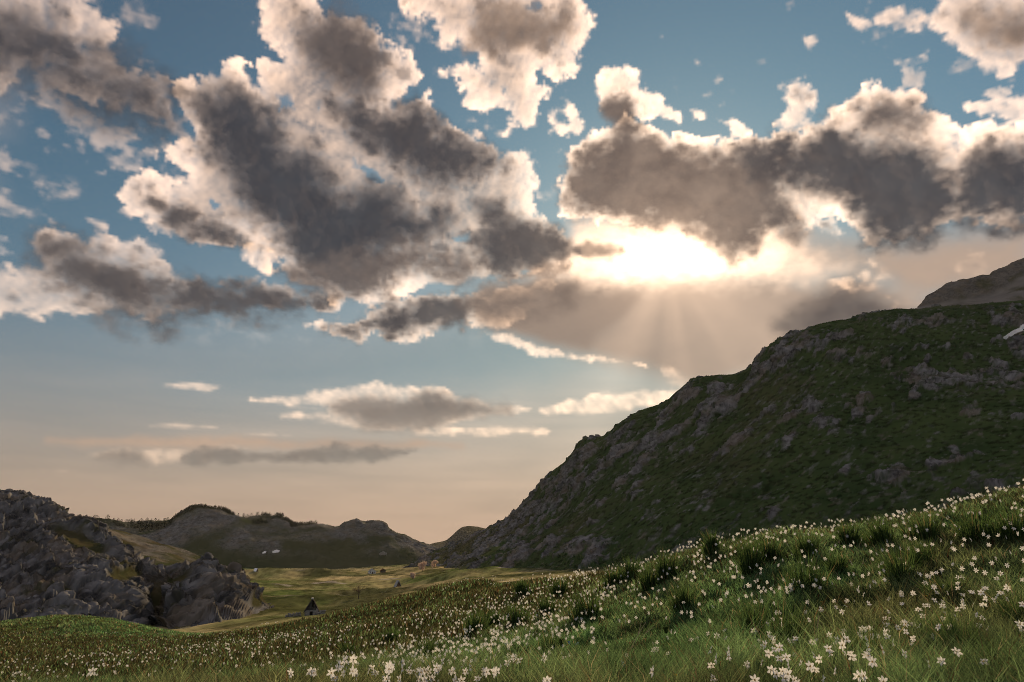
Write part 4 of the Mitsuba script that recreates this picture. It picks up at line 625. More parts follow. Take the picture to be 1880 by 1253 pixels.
# ------------------------------------------------------------------ things in the valley
from scipy.spatial import cKDTree
for name, rgb in dict(masonry=(.19, .185, .18), slate=(.055, .052, .055), white_wall=(.72, .72, .70), grey_sheet=(.34, .36, .38), weathered_wood=(.12, .09, .065),
                      rust=(.17, .075, .04), blue_sheet=(.25, .33, .42), snow=(.86, .87, .90), bark=(.085, .062, .048), ridge_cap_lime=(.55, .54, .5)).items():
    scene[name] = {'type': 'twosided', 'bsdf': {'type': 'diffuse', 'reflectance': {'type': 'rgb', 'value': list(rgb)}}}
scene['masonry']['bsdf']['reflectance'] = mikit.proc(lambda p, n, uv: mikit.mix([.12, .118, .115], [.36, .35, .335], mikit.fbm(p.x * 2.6, p.y * 2.6, p.z * 4.0, 4)))
scene['slate']['bsdf']['reflectance'] = mikit.proc(lambda p, n, uv: mikit.mix([.03, .029, .031], [.085, .078, .072], mikit.fbm(p.x * 1.9, p.y * 1.9, p.z * 3.2, 4)))
scene['window_glass'] = {'type': 'principled', 'base_color': {'type': 'rgb', 'value': [.10, .11, .12]}, 'roughness': .08, 'specular': .6}
scene['shiny_sheet'] = {'type': 'twosided', 'bsdf': {'type': 'roughconductor', 'material': 'Al', 'alpha': 0.22}}


def box(x0, x1, y0, y1, z0, z1):
    m = trimesh.creation.box(bounds=[[x0, y0, z0], [x1, y1, z1]])
    return m


def prism(pts, y0, y1):
    """A polygon in x, z pushed from y0 to y1."""
    from shapely.geometry import Polygon
    m = trimesh.creation.extrude_polygon(Polygon(pts), y1 - y0, engine='earcut')
    v = m.vertices
    return trimesh.Trimesh(np.stack([v[:, 0], y0 + v[:, 2], v[:, 1]], -1), m.faces[:, ::-1])


def join(*ms):
    return trimesh.util.concatenate(list(ms))


def rough(m, size, seed, edge=None):
    """The mesh subdivided and its faces made uneven."""
    if edge:
        v, f = trimesh.remesh.subdivide_to_size(m.vertices, m.faces, edge)
        m = trimesh.Trimesh(v, f)
        m.merge_vertices()
    v = m.vertices + size * 2 * np.stack([fbm(m.vertices, .6, 3, seed + k) for k in range(3)], -1)
    return trimesh.Trimesh(v, m.faces, process=False)


def put(key, mesh, bsdf, xf=None, smooth=False):
    scene[key] = mikit.ply(mesh, bsdf, smooth=smooth, **({'to_world': xf} if xf is not None else {}))


def meet(height, spot, r0, r1):
    """Where a line of sight at this bearing and elevation meets the ground."""
    r = np.geomspace(r0, r1, 900)
    a = math.radians(spot[0])
    x, y = r * math.sin(a), r * math.cos(a)
    hit = np.nonzero(height(x, y) >= r * math.tan(math.radians(spot[1])))[0]
    i = hit[0] if len(hit) else 899
    return np.array([x[i], y[i], float(height(x[i], y[i]))]), r[i]


def stand(p, yaw=0.0, scale=1.0, sink=0.0):
    return T().translate([float(p[0]), float(p[1]), float(p[2]) - sink]).rotate([0, 0, 1], float(yaw)).scale(float(scale))


# the stone hut with its broken roof
p, r = meet(valley_height, HUT_AT, 150, 300)
xf = stand(p, 14, .86, 0.35)
W2, H, TOP, D = 1.75, 1.75, 4.75, 5.2
front = [(-W2, 0), (-.5, 0), (-.5, 1.55), (.32, 1.55), (.32, 0), (W2, 0), (W2, H), (W2 - .5, H + .75), (W2 - .75, H + .2), (-W2 + .3, H + .1), (-W2, H)]
gable = [(-W2 + .05, H + .02), (W2 - .35, H + .02), (.42, 3.85), (.42, 2.5), (.0, 2.5), (.0, 4.2), (-.1, 4.4)]
put('stone_hut__wall', rough(join(prism(front, -D / 2, -D / 2 + .45), box(-W2, -W2 + .45, -D / 2 + .45, D / 2, 0, H - .01), box(W2 - .45, W2, -D / 2 + .45, D / 2, 0, H - .01), prism([(-W2, 0), (W2, 0), (W2, H), (0, TOP - .3), (-W2, H)], D / 2, D / 2 + .4)), .09, 3, .5), 'masonry', xf)
put('stone_hut__gable', prism(gable, -D / 2 + .12, -D / 2 + .3), 'slate', xf)
roof = join(prism([(-W2 - .35, H - .45), (-W2 - .25, H - .62), (.02, TOP - .2), (.02, TOP + .05)], -D / 2 - .2, D / 2 + .45), prism([(W2 + .3, H - .4), (W2 + .2, H - .57), (.55, TOP - .95), (.55, TOP - .75)], -D / 2 + .1, D / 2 + .45), prism([(.55, TOP - .75), (.55, TOP - .95), (.03, TOP - .2), (.03, TOP + .05)], -D / 2 + 1.3, D / 2 + .45))
put('stone_hut__roof', rough(roof, .08, 9, .5), 'slate', xf)
put('stone_hut__roof__ridge_stone', rough(box(-.3, .34, -D / 2 - .25, -D / 2 + .8, TOP - .05, TOP + .32), .05, 11, .3), 'ridge_cap_lime', xf)
rng = np.random.default_rng(5)
stones = []
for _ in range(90):
    m = trimesh.creation.icosphere(subdivisions=1, radius=.5)
    m.apply_scale(rng.uniform([.28, .12, .14], [.55, .2, .26]))
    side = rng.integers(3)
    zz = rng.uniform(.1, H - .1)
    if side == 0:
        m.apply_translation([rng.choice([rng.uniform(-W2, -.65), rng.uniform(.5, W2)]), -D / 2, zz])
    else:
        m.apply_transform(trimesh.transformations.rotation_matrix(math.pi / 2, [0, 0, 1]))
        m.apply_translation([(-W2, W2)[side - 1], rng.uniform(-D / 2, D / 2), zz])
    stones.append(m)
put('stone_hut__stones', join(*stones), 'masonry', xf)
tag('stone_hut', 'small ruined stone hut with a steep broken dark roof in the valley', 'hut')
labels['stone_hut__stones'] = {'kind': 'stuff'}


def dry_wall(key, a, b, seed, label):
    """A loose stone wall between two points of the valley floor."""
    rng = np.random.default_rng(seed)
    n = int(np.linalg.norm(b - a) / .34)
    for j in range(n):
        for level in range(3):
            if level == 2 and rng.random() < .45:
                continue
            q = a + (b - a) * (j + rng.uniform(-.3, .3)) / n
            z = float(valley_height(q[0], q[1])) + .14 + .27 * level
            m = trimesh.creation.icosphere(subdivisions=1, radius=.5)
            m.vertices *= rng.uniform([.4, .34, .28], [.62, .55, .40])
            m.vertices += .05 * rng.standard_normal(m.vertices.shape)
            put(f'{key}__{numbered(key + " stone").replace(key + " ", "")}', m, 'masonry', stand([q[0], q[1], z], rng.uniform(0, 180)))
    tag(key, label, 'wall')


q = p[:2]
dry_wall('dry_stone_wall', q + [-1.9, -3.0], q + [-4.9, -4.3], 3, 'low dry stone wall running left from the ruined hut')
dry_wall('dry_stone_wall_001', q + [1.9, -2.4], q + [3.6, -1.0], 4, 'short dry stone wall on the right of the ruined hut')


def cabin(key, p, yaw, w, d, h, top, walls, roof, label, sink=.4):
    xf = stand(p, yaw, 1.0, sink)
    put(f'{key}__wall', prism([(-w / 2, 0), (w / 2, 0), (w / 2, h), (0, top), (-w / 2, h)], -d / 2, d / 2), walls, xf)
    s = (top - h) / (w / 2)
    o = .45
    put(f'{key}__roof', join(prism([(-w / 2 - o, h - s * o), (-w / 2 - o, h - s * o + .22), (-.001, top + .24), (-.001, top + .02)], -d / 2 - .4, d / 2 + .4),
                             prism([(w / 2 + o, h - s * o), (.001, top + .02), (.001, top + .24), (w / 2 + o, h - s * o + .22)], -d / 2 - .4, d / 2 + .4)), roof, xf)
    put(f'{key}__door', box(-.5, .5, -d / 2 - .06, -d / 2 + .02, 0, min(2.1, h * .9)), 'weathered_wood', xf)
    if w > 4:
        for s_ in (-1, 1):
            put(f'{key}__{numbered(key + " window").replace(key + " ", "")}', box(s_ * w * .31 - .4, s_ * w * .31 + .4, -d / 2 - .05, -d / 2 + .02, h * .42, h * .85), 'window_glass', xf)
    tag(key, label, 'hut')


p, r = meet(valley_height, CABIN_A_AT, 400, 1200)
cabin('white_hut', p, 20, r * .0085, r * .009, r * .0030, r * .0062, 'white_wall', 'grey_sheet', 'small white hut with a pale roof on the sunlit slope before the far ridge')
cabin('brown_shed', p + [r * .0135, 2, .9], 20, 4.2, 4, 1.7, 3.2, 'weathered_wood', 'rust', 'small dark brown shed just right of the white hut')
p, r = meet(valley_height, FRAME_HUT_AT, 250, 800)
xf = stand(p, 28, r * .0011, .2)
put('frame_hut__roof', join(prism([(-3.6, 0), (-3.2, 0), (.2, 7.2), (-.001, 7.6)], -4, 4), prism([(3.6, 0), (.001, 7.6), (.001, 7.2), (3.2, 0)], -4, 4)), 'grey_sheet', xf)
put('frame_hut__wall', prism([(-3.15, 0), (3.15, 0), (0, 6.9)], -3.5, 3.5), 'weathered_wood', xf)
put('frame_hut__door', box(-.8, .8, -3.58, -3.48, 0, 2.6), 'rust', xf)
tag('frame_hut', 'tiny steep triangular hut with a pale roof alone on the grass slope', 'hut')
p, _ = far.find(*CABIN_B_AT)
r = np.hypot(p[0], p[1])
cabin('grey_barn', p, 5, r * .0095, 7, r * .0022, r * .0046, 'masonry', 'grey_sheet', 'pale grey barn low on the far ridge', 1.0)
p, r = meet(valley_height, SHINY_HUT_AT, 500, 1500)
cabin('tin_hut', p, 62, r * .0026, r * .0040, r * .0014, r * .0040, 'weathered_wood', 'shiny_sheet', 'tiny hut with a roof glinting in the sun at the edge of the valley', .5)
p, r = meet(valley_height, BOX_HUT_AT, 400, 1300)
q, _ = spur.find(*BOX_HUT_AT)
p = q if np.hypot(q[0], q[1]) < r else p
cabin('cream_hut', p, -15, np.hypot(p[0], p[1]) * .0060, 4.5, np.hypot(p[0], p[1]) * .0040, np.hypot(p[0], p[1]) * .0058, 'white_wall', 'grey_sheet', 'small cream hut behind the right end of the grey rocky hill', .3)
p, r = meet(valley_height, SHELTER_AT, 300, 700)
cabin('blue_shelter', p, 70, 2.6, r * .0088, r * .0022, r * .0034, 'grey_sheet', 'blue_sheet', 'low blue grey shelter on the flat grass beside the rocky hill', .2)


def boulder(seed, size, sub=3):
    m = trimesh.creation.icosphere(subdivisions=sub, radius=1.0)
    v = m.vertices
    e, k = blocks(v * 1.0 + 5 * seed, .9, seed)
    v = v * (1 + .35 * fbm(v + 9 * seed, .9, 4, seed) + .18 * (k - .5) + .06 * np.minimum(e, .1) / .1)[:, None] * size
    return trimesh.Trimesh(v, m.faces, process=False)


for i, spot in enumerate(VALLEY_ROCKS.split()):
    p, r = meet(valley_height, [float(x) for x in spot.split(',')], 200, 700)
    key = numbered('boulder')
    put(key, boulder(i + 2, r * np.array([.0035, .003, .0016])), 'masonry', stand(p, 40 * i), smooth=40)
    tag(key, 'pale boulder beside the low blue grey shelter', 'rock', 'pale boulders beside the shelter')
p, r = meet(valley_height, BOULDER_A_AT, 60, 300)
q, _ = karst.find(BOULDER_A_AT[0], BOULDER_A_AT[1] + .1)
key = numbered('boulder')
put(key, boulder(31, np.array([2.6, 2.0, 1.9]), 4), 'masonry', stand(q - [0, 2, .6], 20), smooth=40)
tag(key, 'rounded grey boulder at the foot of the rocky hill behind the green mound', 'rock')


def drape(key, loft, spot, w, h, tilt, seed, label):
    """A sheet of old snow lying in a hollow of the hillside."""
    c, n = loft.find(*spot)
    n = n if n[2] > 0 else -n
    right = np.cross([0, 0, 1.0], -c)
    right = -right / np.linalg.norm(right) if right[0] < 0 else right / np.linalg.norm(right)
    up = np.cross(n, right)
    up = up if up[2] > 0 else -up
    up /= np.linalg.norm(up)
    right = np.cross(up, n) if np.dot(np.cross(up, n), right) > 0 else -np.cross(up, n)
    ang = np.linspace(0, 2 * np.pi, 41)[:-1]
    rad = 1 + .5 * fbm(np.stack([np.cos(ang), np.sin(ang), 0 * ang], -1) + seed, .7, 3, seed)
    rings = np.array([0, .35, .65, .85, .96, 1.0, 1.02])
    R, A = np.meshgrid(rings, ang, indexing='ij')
    u, v = R * np.cos(A) * rad * w / 2, R * np.sin(A) * rad * h / 2
    ct, st = math.cos(math.radians(tilt)), math.sin(math.radians(tilt))
    q = c + (u * ct - v * st)[..., None] * right + (u * st + v * ct)[..., None] * up
    tree = cKDTree(loft.flat())
    dist, near = tree.query(q.reshape(-1, 3), k=6)
    lift = ((loft.flat()[near] - q.reshape(-1, 1, 3)) @ n).max(1).reshape(R.shape)
    lift = np.maximum(lift, lift.mean() * .5) + np.where(R > 1.0, -2.5, .8 - .5 * R ** 4)
    q = q + lift[..., None] * n
    f = []
    for i in range(len(rings) - 1):
        for j in range(40):
            f.append([i * 40 + j, (i + 1) * 40 + j, (i + 1) * 40 + (j + 1) % 40, i * 40 + (j + 1) % 40])
    put(key, (q.reshape(-1, 3), np.array(f)), 'snow', smooth=True)
    tag(key, label, 'snow patch')


drape('snow_patch', mountain, SNOW_A_AT, 13, 5, 20, 3, 'larger white snow patch high on the right mountain')
drape('snow_patch_001', mountain, SNOW_B_AT, 9, 4, 22, 5, 'small snow patch at the right edge above the larger one')
drape('snow_patch_002', far, SNOW_C_AT, 14, 7, 0, 7, 'long thin snow patch low on the far ridge')
drape('snow_patch_003', far, SNOW_D_AT, 8, 5, 0, 9, 'faint small snow patch left of the long one on the far ridge')


def twig_tree(seed, height, spread, leaf, leaves):
    """(trunk with limbs, crown of twigs with buds) of a bare spring tree, as two meshes."""
    rng = np.random.default_rng(seed)
    tubes, tips = [], []

    def grow(p, d, length, radius, level):
        q = p + d * length
        tubes.append((p, q, radius, radius * .68, level))
        if level == 5:
            tips.append(q)
            return
        for _ in range(2 if level else 4):
            e = d + rng.standard_normal(3) * (.55 if level else .5) * spread
            e[2] += .12
            grow(p + d * length * rng.uniform(.7, 1.0), e / np.linalg.norm(e), length * rng.uniform(.62, .85), radius * .62, level + 1)

    grow(np.zeros(3), np.array([.05, 0, 1.0]), height * .26, height * .028, 0)

    def tube_mesh(rows, sides):
        v, f = [], []
        for p, q, r0, r1, _ in rows:
            d = (q - p) / np.linalg.norm(q - p)
            a = np.cross(d, [.3, .9, .2]); a /= np.linalg.norm(a)
            b = np.cross(d, a)
            k = len(v) * 1
            ang = np.arange(sides) * 2 * np.pi / sides
            ring = np.cos(ang)[:, None] * a + np.sin(ang)[:, None] * b
            base = sum(len(x) for x in v)
            v.append(np.vstack([p + ring * r0, q + ring * r1]))
            i = np.arange(sides)
            j = (i + 1) % sides
            f.append(np.vstack([np.stack([i, j, j + sides], -1), np.stack([i, j + sides, i + sides], -1)]) + base)
        return np.vstack(v), np.vstack(f)

    limbs = tube_mesh([t for t in tubes if t[4] <= 2], 6)
    twigs = tube_mesh([t for t in tubes if t[4] > 2], 3)
    tips = np.array(tips)
    c = tips[rng.integers(len(tips), size=leaves)] + rng.standard_normal((leaves, 3)) * height * .055
    a, b = rng.standard_normal((2, leaves, 3)) * leaf
    v = np.stack([c, c + a, c + b], 1).reshape(-1, 3)
    f = np.vstack([twigs[1], np.arange(leaves * 3).reshape(-1, 3) + len(twigs[0])])
    return limbs, (np.vstack([twigs[0], v]), f)


scene['buds'] = {'type': 'principledthin', 'base_color': {'type': 'rgb', 'value': [.62, .50, .43]}, 'roughness': .6, 'diff_trans': .7}
scene['brown_twigs'] = {'type': 'twosided', 'bsdf': {'type': 'diffuse', 'reflectance': {'type': 'rgb', 'value': [.15, .095, .065]}}}
p, r = meet(valley_height, BARE_TREE_AT, 200, 600)
trunk, crown = twig_tree(4, r * .023, 1.0, .13, 380)
put('bare_tree__trunk', trunk, 'bark', stand(p, 10, 1, .2))
put('bare_tree__crown', crown, 'brown_twigs', stand(p, 10, 1, .2))
tag('bare_tree', 'bare brown tree with a round crown alone on the valley slope', 'tree')
for i, (spot, size, label) in enumerate(zip(BLOSSOM_TREES.split(), (.0115, .0165, .0125), ('lowest and smallest of three pinkish trees at the foot of the mountain', 'middle and largest of three pinkish trees at the foot of the mountain', 'uppermost of three pinkish trees at the foot of the mountain'))):
    spot = [float(x) for x in spot.split(',')]
    p, r = meet(valley_height, spot, 250, 900)
    q, _ = mountain.find(*spot)
    p = q if np.hypot(q[0], q[1]) < r else p
    r = np.hypot(p[0], p[1])
    trunk, crown = twig_tree(11 + i, r * size, 1.15, .20, 5200)
    key = numbered('pink_tree')
    put(f'{key}__trunk', trunk, 'bark', stand(p, 70 * i, 1, .3))
    put(f'{key}__crown', crown, 'buds', stand(p, 70 * i, 1, .3))
    tag(key, label, 'tree')


def shrub_mesh(seed, n, leaf, flat=1.0):
    rng = np.random.default_rng(seed)
    d = rng.standard_normal((n, 3))
    d /= np.linalg.norm(d, axis=1, keepdims=True)
    c = d * (rng.uniform(.35, 1, n) ** .5 * (1 + .6 * fbm(d + seed, .8, 2, seed)))[:, None] * [1, 1, flat]
    a, b = rng.standard_normal((2, n, 3)) * leaf
    return np.stack([c, c + a, c + b], 1).reshape(-1, 3) + [0, 0, .6 * flat], np.arange(n * 3).reshape(-1, 3)


scene['dark_leaves'] = {'type': 'twosided', 'bsdf': {'type': 'diffuse', 'reflectance': {'type': 'rgb', 'value': [.028, .034, .018]}}}
for spot, size, label in ((BUSH_A_AT, .0022, 'tiny dark bush on the bright grass by the rocky hill'), (BUSH_B_AT, .0022, 'small dark bush below the ruined stone hut')):
    p, r = meet(valley_height, spot, 90, 500)
    key = numbered('bush')
    put(key, shrub_mesh(7, 260, .22), 'dark_leaves', stand(p, 0, r * size))
    tag(key, label, 'bush')


def ridge_tree(seed):
    """A small wind-worn tree, 1 m high: trunk and ragged crown."""
    rng = np.random.default_rng(seed)
    n = 110
    h = rng.uniform(.0, 1, n)
    wide = (.46 if seed % 2 else .30) * (np.sin(np.pi * np.clip(h, 0, 1) ** .8) * .7 + .45 * (1 - h)) + .03
    a = rng.uniform(0, 6.3, n)
    c = np.stack([np.cos(a) * wide, np.sin(a) * wide, h], -1) * rng.uniform(.5, 1, (n, 1)) ** [.6, .6, 0]
    u, w = rng.standard_normal((2, n, 3)) * .09
    return np.stack([c, c + u, c + w], 1).reshape(-1, 3), np.arange(n * 3).reshape(-1, 3)


ORDER = 'first second third fourth fifth sixth seventh eighth ninth tenth eleventh twelfth thirteenth fourteenth fifteenth sixteenth seventeenth eighteenth nineteenth twentieth'.split()
kinds = [mikit.ply(ridge_tree(40 + k), 'dark_leaves') for k in range(6)]
stem = mikit.ply(trimesh.creation.cylinder(radius=.03, height=.5, sections=5, transform=trimesh.transformations.translation_matrix([0, 0, .2])), 'bark')
rng = np.random.default_rng(17)
for spots, where in ((RIDGE_TREES_A, 'on the low skyline left of the dome'), (RIDGE_TREES_B, 'on the highest dome of the far ridge'), (RIDGE_TREES_C, 'on the lower dome of the far ridge')):
    for i, spot in enumerate(spots.split()):
        a, e = (float(x) for x in spot.split(','))
        col = far.p[int(np.clip(np.searchsorted(far.az, a), 0, len(far.az) - 1))]
        el = col[:, 2] / np.hypot(col[:, 0], col[:, 1])
        p = col[int(np.argmax(el))]
        key = numbered('ridge_tree')
        s = rng.uniform(4.5, 10.5)
        xf = stand(p + [rng.normal(0, 2.5), rng.normal(0, 6), 0], rng.uniform(0, 360), s, .22 * s)
        scene[f'{key}__crown'] = {**kinds[rng.integers(6)], 'to_world': xf}
        scene[f'{key}__trunk'] = {**stem, 'to_world': xf}
        tag(key, f'small dark tree {where}, {ORDER[i]} from the left', 'tree', f'small trees {where}')
# the wood on the back of the domes, too far to tell trees apart
rng = np.random.default_rng(23)
sel = rng.choice(far.flat().shape[0], 60000, replace=False)
q = far.flat()[sel]
tt = np.broadcast_to(far.t, far.shape).ravel()[sel]
qa = np.degrees(np.arctan2(q[:, 0], q[:, 1]))
ok = (tt > 3.25) & (tt < 4.15) & (qa < -14.5) & (qa > -30) & (fbm(q, 60, 3, 131) + .25 * (tt - 3.6) > .02)
q = q[ok][:700]
v0, f0 = ridge_tree(40)
s = rng.uniform(5, 9, (len(q), 1, 1))
v = (v0[None] * s + q[:, None]).reshape(-1, 3)
put('woodland', (v, (f0[None] + (np.arange(len(q)) * len(v0))[:, None, None]).reshape(-1, 3)), 'dark_leaves')
tag('woodland', 'dark scrub wood on the upper slopes of the far domes', 'woodland', None, 'stuff')

# ------------------------------------------------------------------ the meadow's grass and flowers
rng = np.random.default_rng(101)
# how high the ground has risen against the sky before each place, so that what no one could see is not built
BAZ, BLR = np.radians(np.linspace(-46, 46, 185)), np.linspace(math.log(1.2), math.log(130), 175)
BX, BY = np.exp(BLR)[None] * np.sin(BAZ)[:, None], np.exp(BLR)[None] * np.cos(BAZ)[:, None]
HORIZON = RegularGridInterpolator((BAZ, BLR), np.maximum.accumulate(meadow_height(BX, BY) / np.exp(BLR)[None], axis=1), bounds_error=False, fill_value=None)


def in_sight(x, y, top):
    """Whether something this high above the meadow could show over the ground before it (with a hand's breadth to spare)."""
    r, a = np.hypot(x, y), np.arctan2(x, y)
    return (meadow_height(x, y) + top) / r > HORIZON(np.stack([a, np.log(r * .97)], -1)) - .004


def scatter(n, r0, r1, power, az0=-43, az1=43):
    """Places on the meadow: ln r has the density r ** power."""
    u = rng.random(n)
    r = np.exp(np.log(r0) + u * np.log(r1 / r0)) if power == 0 else (r0 ** power + u * (r1 ** power - r0 ** power)) ** (1 / power)
    a = np.radians(rng.uniform(az0, az1, n))
    return r * np.sin(a), r * np.cos(a), r


def blades(root, h, w, lean, color, droop=.25):
    """Grass blades as tapered bent strips: (vertices, triangles, colours)."""
    n = len(root)
    yaw = rng.uniform(0, 2 * np.pi, n)
    side = np.stack([np.cos(yaw), np.sin(yaw), 0 * yaw], -1) * (w / 2)[:, None]
    up = np.array([0, 0, 1.0]) * h[:, None]
    p1, p2 = root + .55 * up + .30 * lean, root + (1 - droop * np.linalg.norm(lean, axis=1) / h)[:, None] * up + lean
    v = np.stack([root - side, root + side, p1 - .75 * side, p1 + .75 * side, p2], 1).reshape(-1, 3)
    f = (np.array([[0, 1, 3], [0, 3, 2], [2, 3, 4]])[None] + 5 * np.arange(n)[:, None, None]).reshape(-1, 3)
    tint = np.array([.62, .62, .95, .95, 1.12])[None, :, None] ** 0 * color[:, None]
    return v, f, tint.reshape(-1, 3)


def heading(n, mean, spread):
    """Leans (metres over the ground): mostly one way, with the wind, some any way."""
    a = rng.uniform(0, 2 * np.pi, n)
    return np.stack([mean[0] + spread * np.cos(a), mean[1] + spread * np.sin(a), 0 * a], -1)


def grass_color(x, y):
    p = np.stack([x, y, 0 * x], -1)
    t = np.clip(.5 + 1.9 * fbm(p, 2.6, 4, 141), 0, 1)
    c = blend([.110, .240, .095], [.205, .310, .140], t)
    c = blend(c, [.20, .155, .085], np.clip(2.6 * fbm(p, 5, 4, 142) - .14, 0, .5))
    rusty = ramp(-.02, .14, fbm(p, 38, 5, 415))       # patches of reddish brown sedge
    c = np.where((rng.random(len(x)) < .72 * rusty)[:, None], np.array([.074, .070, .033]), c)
    k = rng.random(len(x))
    c = np.where((k < .055)[:, None], [.34, .29, .18], c)
    c = np.where(((k > .09) & (k < .12))[:, None], [.15, .075, .04], c)
    return c * rng.uniform(.40, 1.35, (len(x), 1)) * np.clip(.85 + 1.5 * fbm(p, .45, 2, 145), .4, 1.3)[:, None]


def turf(key, n, r0, r1, power, tall, thick, label):
    x, y, r = scatter(n, r0, r1, power)
    ok = in_sight(x, y, tall * 1.5)
    x, y, r = x[ok], y[ok], r[ok]
    p = np.stack([x, y, 0 * x], -1)
    h = tall * (.45 + 1.1 * np.clip(.5 + 1.6 * fbm(p, .55, 3, 143) + .9 * fbm(p, 2.4, 2, 144), 0, 1.2)) * rng.uniform(.55, 1.2, len(x))
    root = np.stack([x, y, meadow_height(x, y) - .01], -1)
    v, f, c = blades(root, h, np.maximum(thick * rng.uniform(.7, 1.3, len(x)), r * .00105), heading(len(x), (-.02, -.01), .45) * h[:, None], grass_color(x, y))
    scene[key] = mikit.ply((v, f), 'leaf_matter', color=c)
    tag(key, label, 'grass', None, 'stuff')


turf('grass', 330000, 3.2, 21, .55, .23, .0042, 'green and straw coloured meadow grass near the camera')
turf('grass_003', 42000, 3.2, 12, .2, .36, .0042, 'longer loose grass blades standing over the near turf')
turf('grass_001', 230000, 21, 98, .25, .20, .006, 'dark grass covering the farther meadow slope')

# the low mound beyond the meadow on the left wears the same turf
x, y, r = scatter(46000, 84, 122, 0, -41, -19)
h = .28 * rng.uniform(.4, 1.2, len(x)) * np.clip(1 + 2.0 * fbm(np.stack([x, y, 0 * x], -1), 3, 3, 147), .3, 1.8)
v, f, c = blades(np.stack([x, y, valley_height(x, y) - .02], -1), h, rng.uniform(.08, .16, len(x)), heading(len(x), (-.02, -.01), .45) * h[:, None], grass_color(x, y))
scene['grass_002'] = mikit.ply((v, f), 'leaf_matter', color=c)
tag('grass_002', 'short green turf on the low mound beyond the meadow', 'grass', None, 'stuff')


def tuft(n, radius, height, seed, color=(.060, .105, .034), w=.0045):
    g = np.random.default_rng(seed)
    a, q = g.uniform(0, 2 * np.pi, n), radius * .36 * np.sqrt(g.random(n))
    hub = g.uniform(-.55, .55, (4, 3)) * radius * [1, 1, 0]
    hub[0] = 0
    which = g.choice(4, n, p=[.46, .24, .18, .12])
    root = np.stack([q * np.cos(a), q * np.sin(a), -.02 + 0 * a], -1) * np.array([1, .8, .75, .6])[which][:, None] + hub[which]
    h = height * g.uniform(.45, 1.12, n) * np.array([1, .85, .7, .62])[which]
    out = np.stack([np.cos(a), np.sin(a), 0 * a], -1) * (radius * .62 * (q / radius / .36) * g.uniform(.3, 1.4, n))[:, None] + g.uniform(-.10, .10, 3) * height + g.standard_normal((n, 3)) * [.03, .03, 0]
    c = np.array(color) * g.uniform(.6, 1.4, (n, 1))
    c = np.where((g.random(n) < .05)[:, None], [.25, .2, .1], c)
    return blades(root, h, np.full(n, w), out, c, .15)


COUNT = ORDER
TUFT_ROWS = {}
for i, (a, e, w, h) in enumerate(TUSSOCKS):
    p, r = meet(meadow_height, (a, e), 2.6, 60)
    key = numbered('rush_tussock')
    v, f, c = tuft(int(260 + 200 * min(1, 6 / r)), w * r * .56, h * r * .98, 300 + i, w=max(.006, .0011 * r))
    scene[key] = mikit.ply((v, f), 'leaf_matter', color=c, to_world=stand(p))
    row = 'crest' if e > -1.6 else 'middle' if e > -5.2 else 'near'
    TUFT_ROWS.setdefault(row, []).append((a, key))


for row, members in TUFT_ROWS.items():
    for i, (a, key) in enumerate(sorted(members)):
        tag(key, f'dark rush tussock, {COUNT[i]} from the left {dict(crest="along the meadow crest", middle="in the middle band of the meadow", near="in the lowest foreground")[row]}', 'grass tussock', 'dark rush tussocks in the near meadow')


def leaf_sheet(length, width, bend, n=7):
    """A pleated oval leaf rising from the origin along +x, bending outward."""
    s = np.linspace(0, 1, n)
    half = width / 2 * np.sin(np.pi * s ** .75) ** .8 * (1 - .25 * s) + .004 * (1 - s)
    x, z = length * np.sin(bend * s) / max(bend, .01) * 1.0, length * (1 - np.cos(bend * s)) / max(bend, .01)
    cols = np.array([-1, -.5, 0, .5, 1])
    y = half[:, None] * cols[None]
    zz = z[:, None] + np.abs(y) * .45 - .0025 * (np.abs(cols) == .5)[None]
    v = np.stack([np.broadcast_to(x[:, None], y.shape), y, zz], -1).reshape(-1, 3)
    return v, grid_faces(n, 5)


scene['broad_leaf'] = {'type': 'principledthin', 'roughness': .42, 'diff_trans': .8,
                       'base_color': mikit.proc(lambda p, n, uv: mikit.mix([.055, .11, .022], [.10, .16, .035], mikit.fbm(p.x * 9, p.y * 9, p.z * 9, 3)))}
for i, (a, e, w, h) in enumerate(BROAD_LEAVED):
    p, r = meet(meadow_height, (a, e), 2.6, 60)
    key = numbered('broad_leaved_plant')
    g = np.random.default_rng(500 + i)
    count = 11
    for j in range(count):
        L = h * r * g.uniform(.85, 1.25)
        leaf = leaf_sheet(L, L * g.uniform(.36, .48), -.5 - .35 * g.random())
        yaw, rise = 360 * (j * .382 + .04 * g.random()), g.uniform(38, 82) - (0 if j > 4 else 14)
        put(f'{key}__{numbered(key + " leaf").replace(key + " ", "")}', leaf, 'broad_leaf', stand(p + [0, 0, .01 * j]).rotate([0, 0, 1], yaw).rotate([0, 1, 0], -rise), smooth=True)
    tag(key, ('dark broad leaved plant rising left of centre among the far flower band', 'broad leaved plant with spread light leaves right of the darkest one', 'upright broad leaved plant at the upper edge of the middle flowers', 'bright green broad leaved plant with pointed leaves right of centre',
              'low broad leaved plant left of the bright pointed one', 'small leafy plant on the crest near the right', 'low leafy plant in the grass on the right')[i], 'plant')

# narcissi
scene['petal'] = {'type': 'principledthin', 'base_color': {'type': 'rgb', 'value': [.86, .87, .89]}, 'roughness': .6, 'diff_trans': .75}
scene['stalk'] = {'type': 'twosided', 'bsdf': {'type': 'diffuse', 'reflectance': {'type': 'rgb', 'value': [.10, .14, .045]}}}
scene['crown_cup'] = {'type': 'twosided', 'bsdf': {'type': 'diffuse', 'reflectance': {'type': 'rgb', 'value': [.62, .36, .06]}}}
scene['straw'] = {'type': 'twosided', 'bsdf': {'type': 'diffuse', 'reflectance': {'type': 'rgb', 'value': [.46, .37, .24]}}}


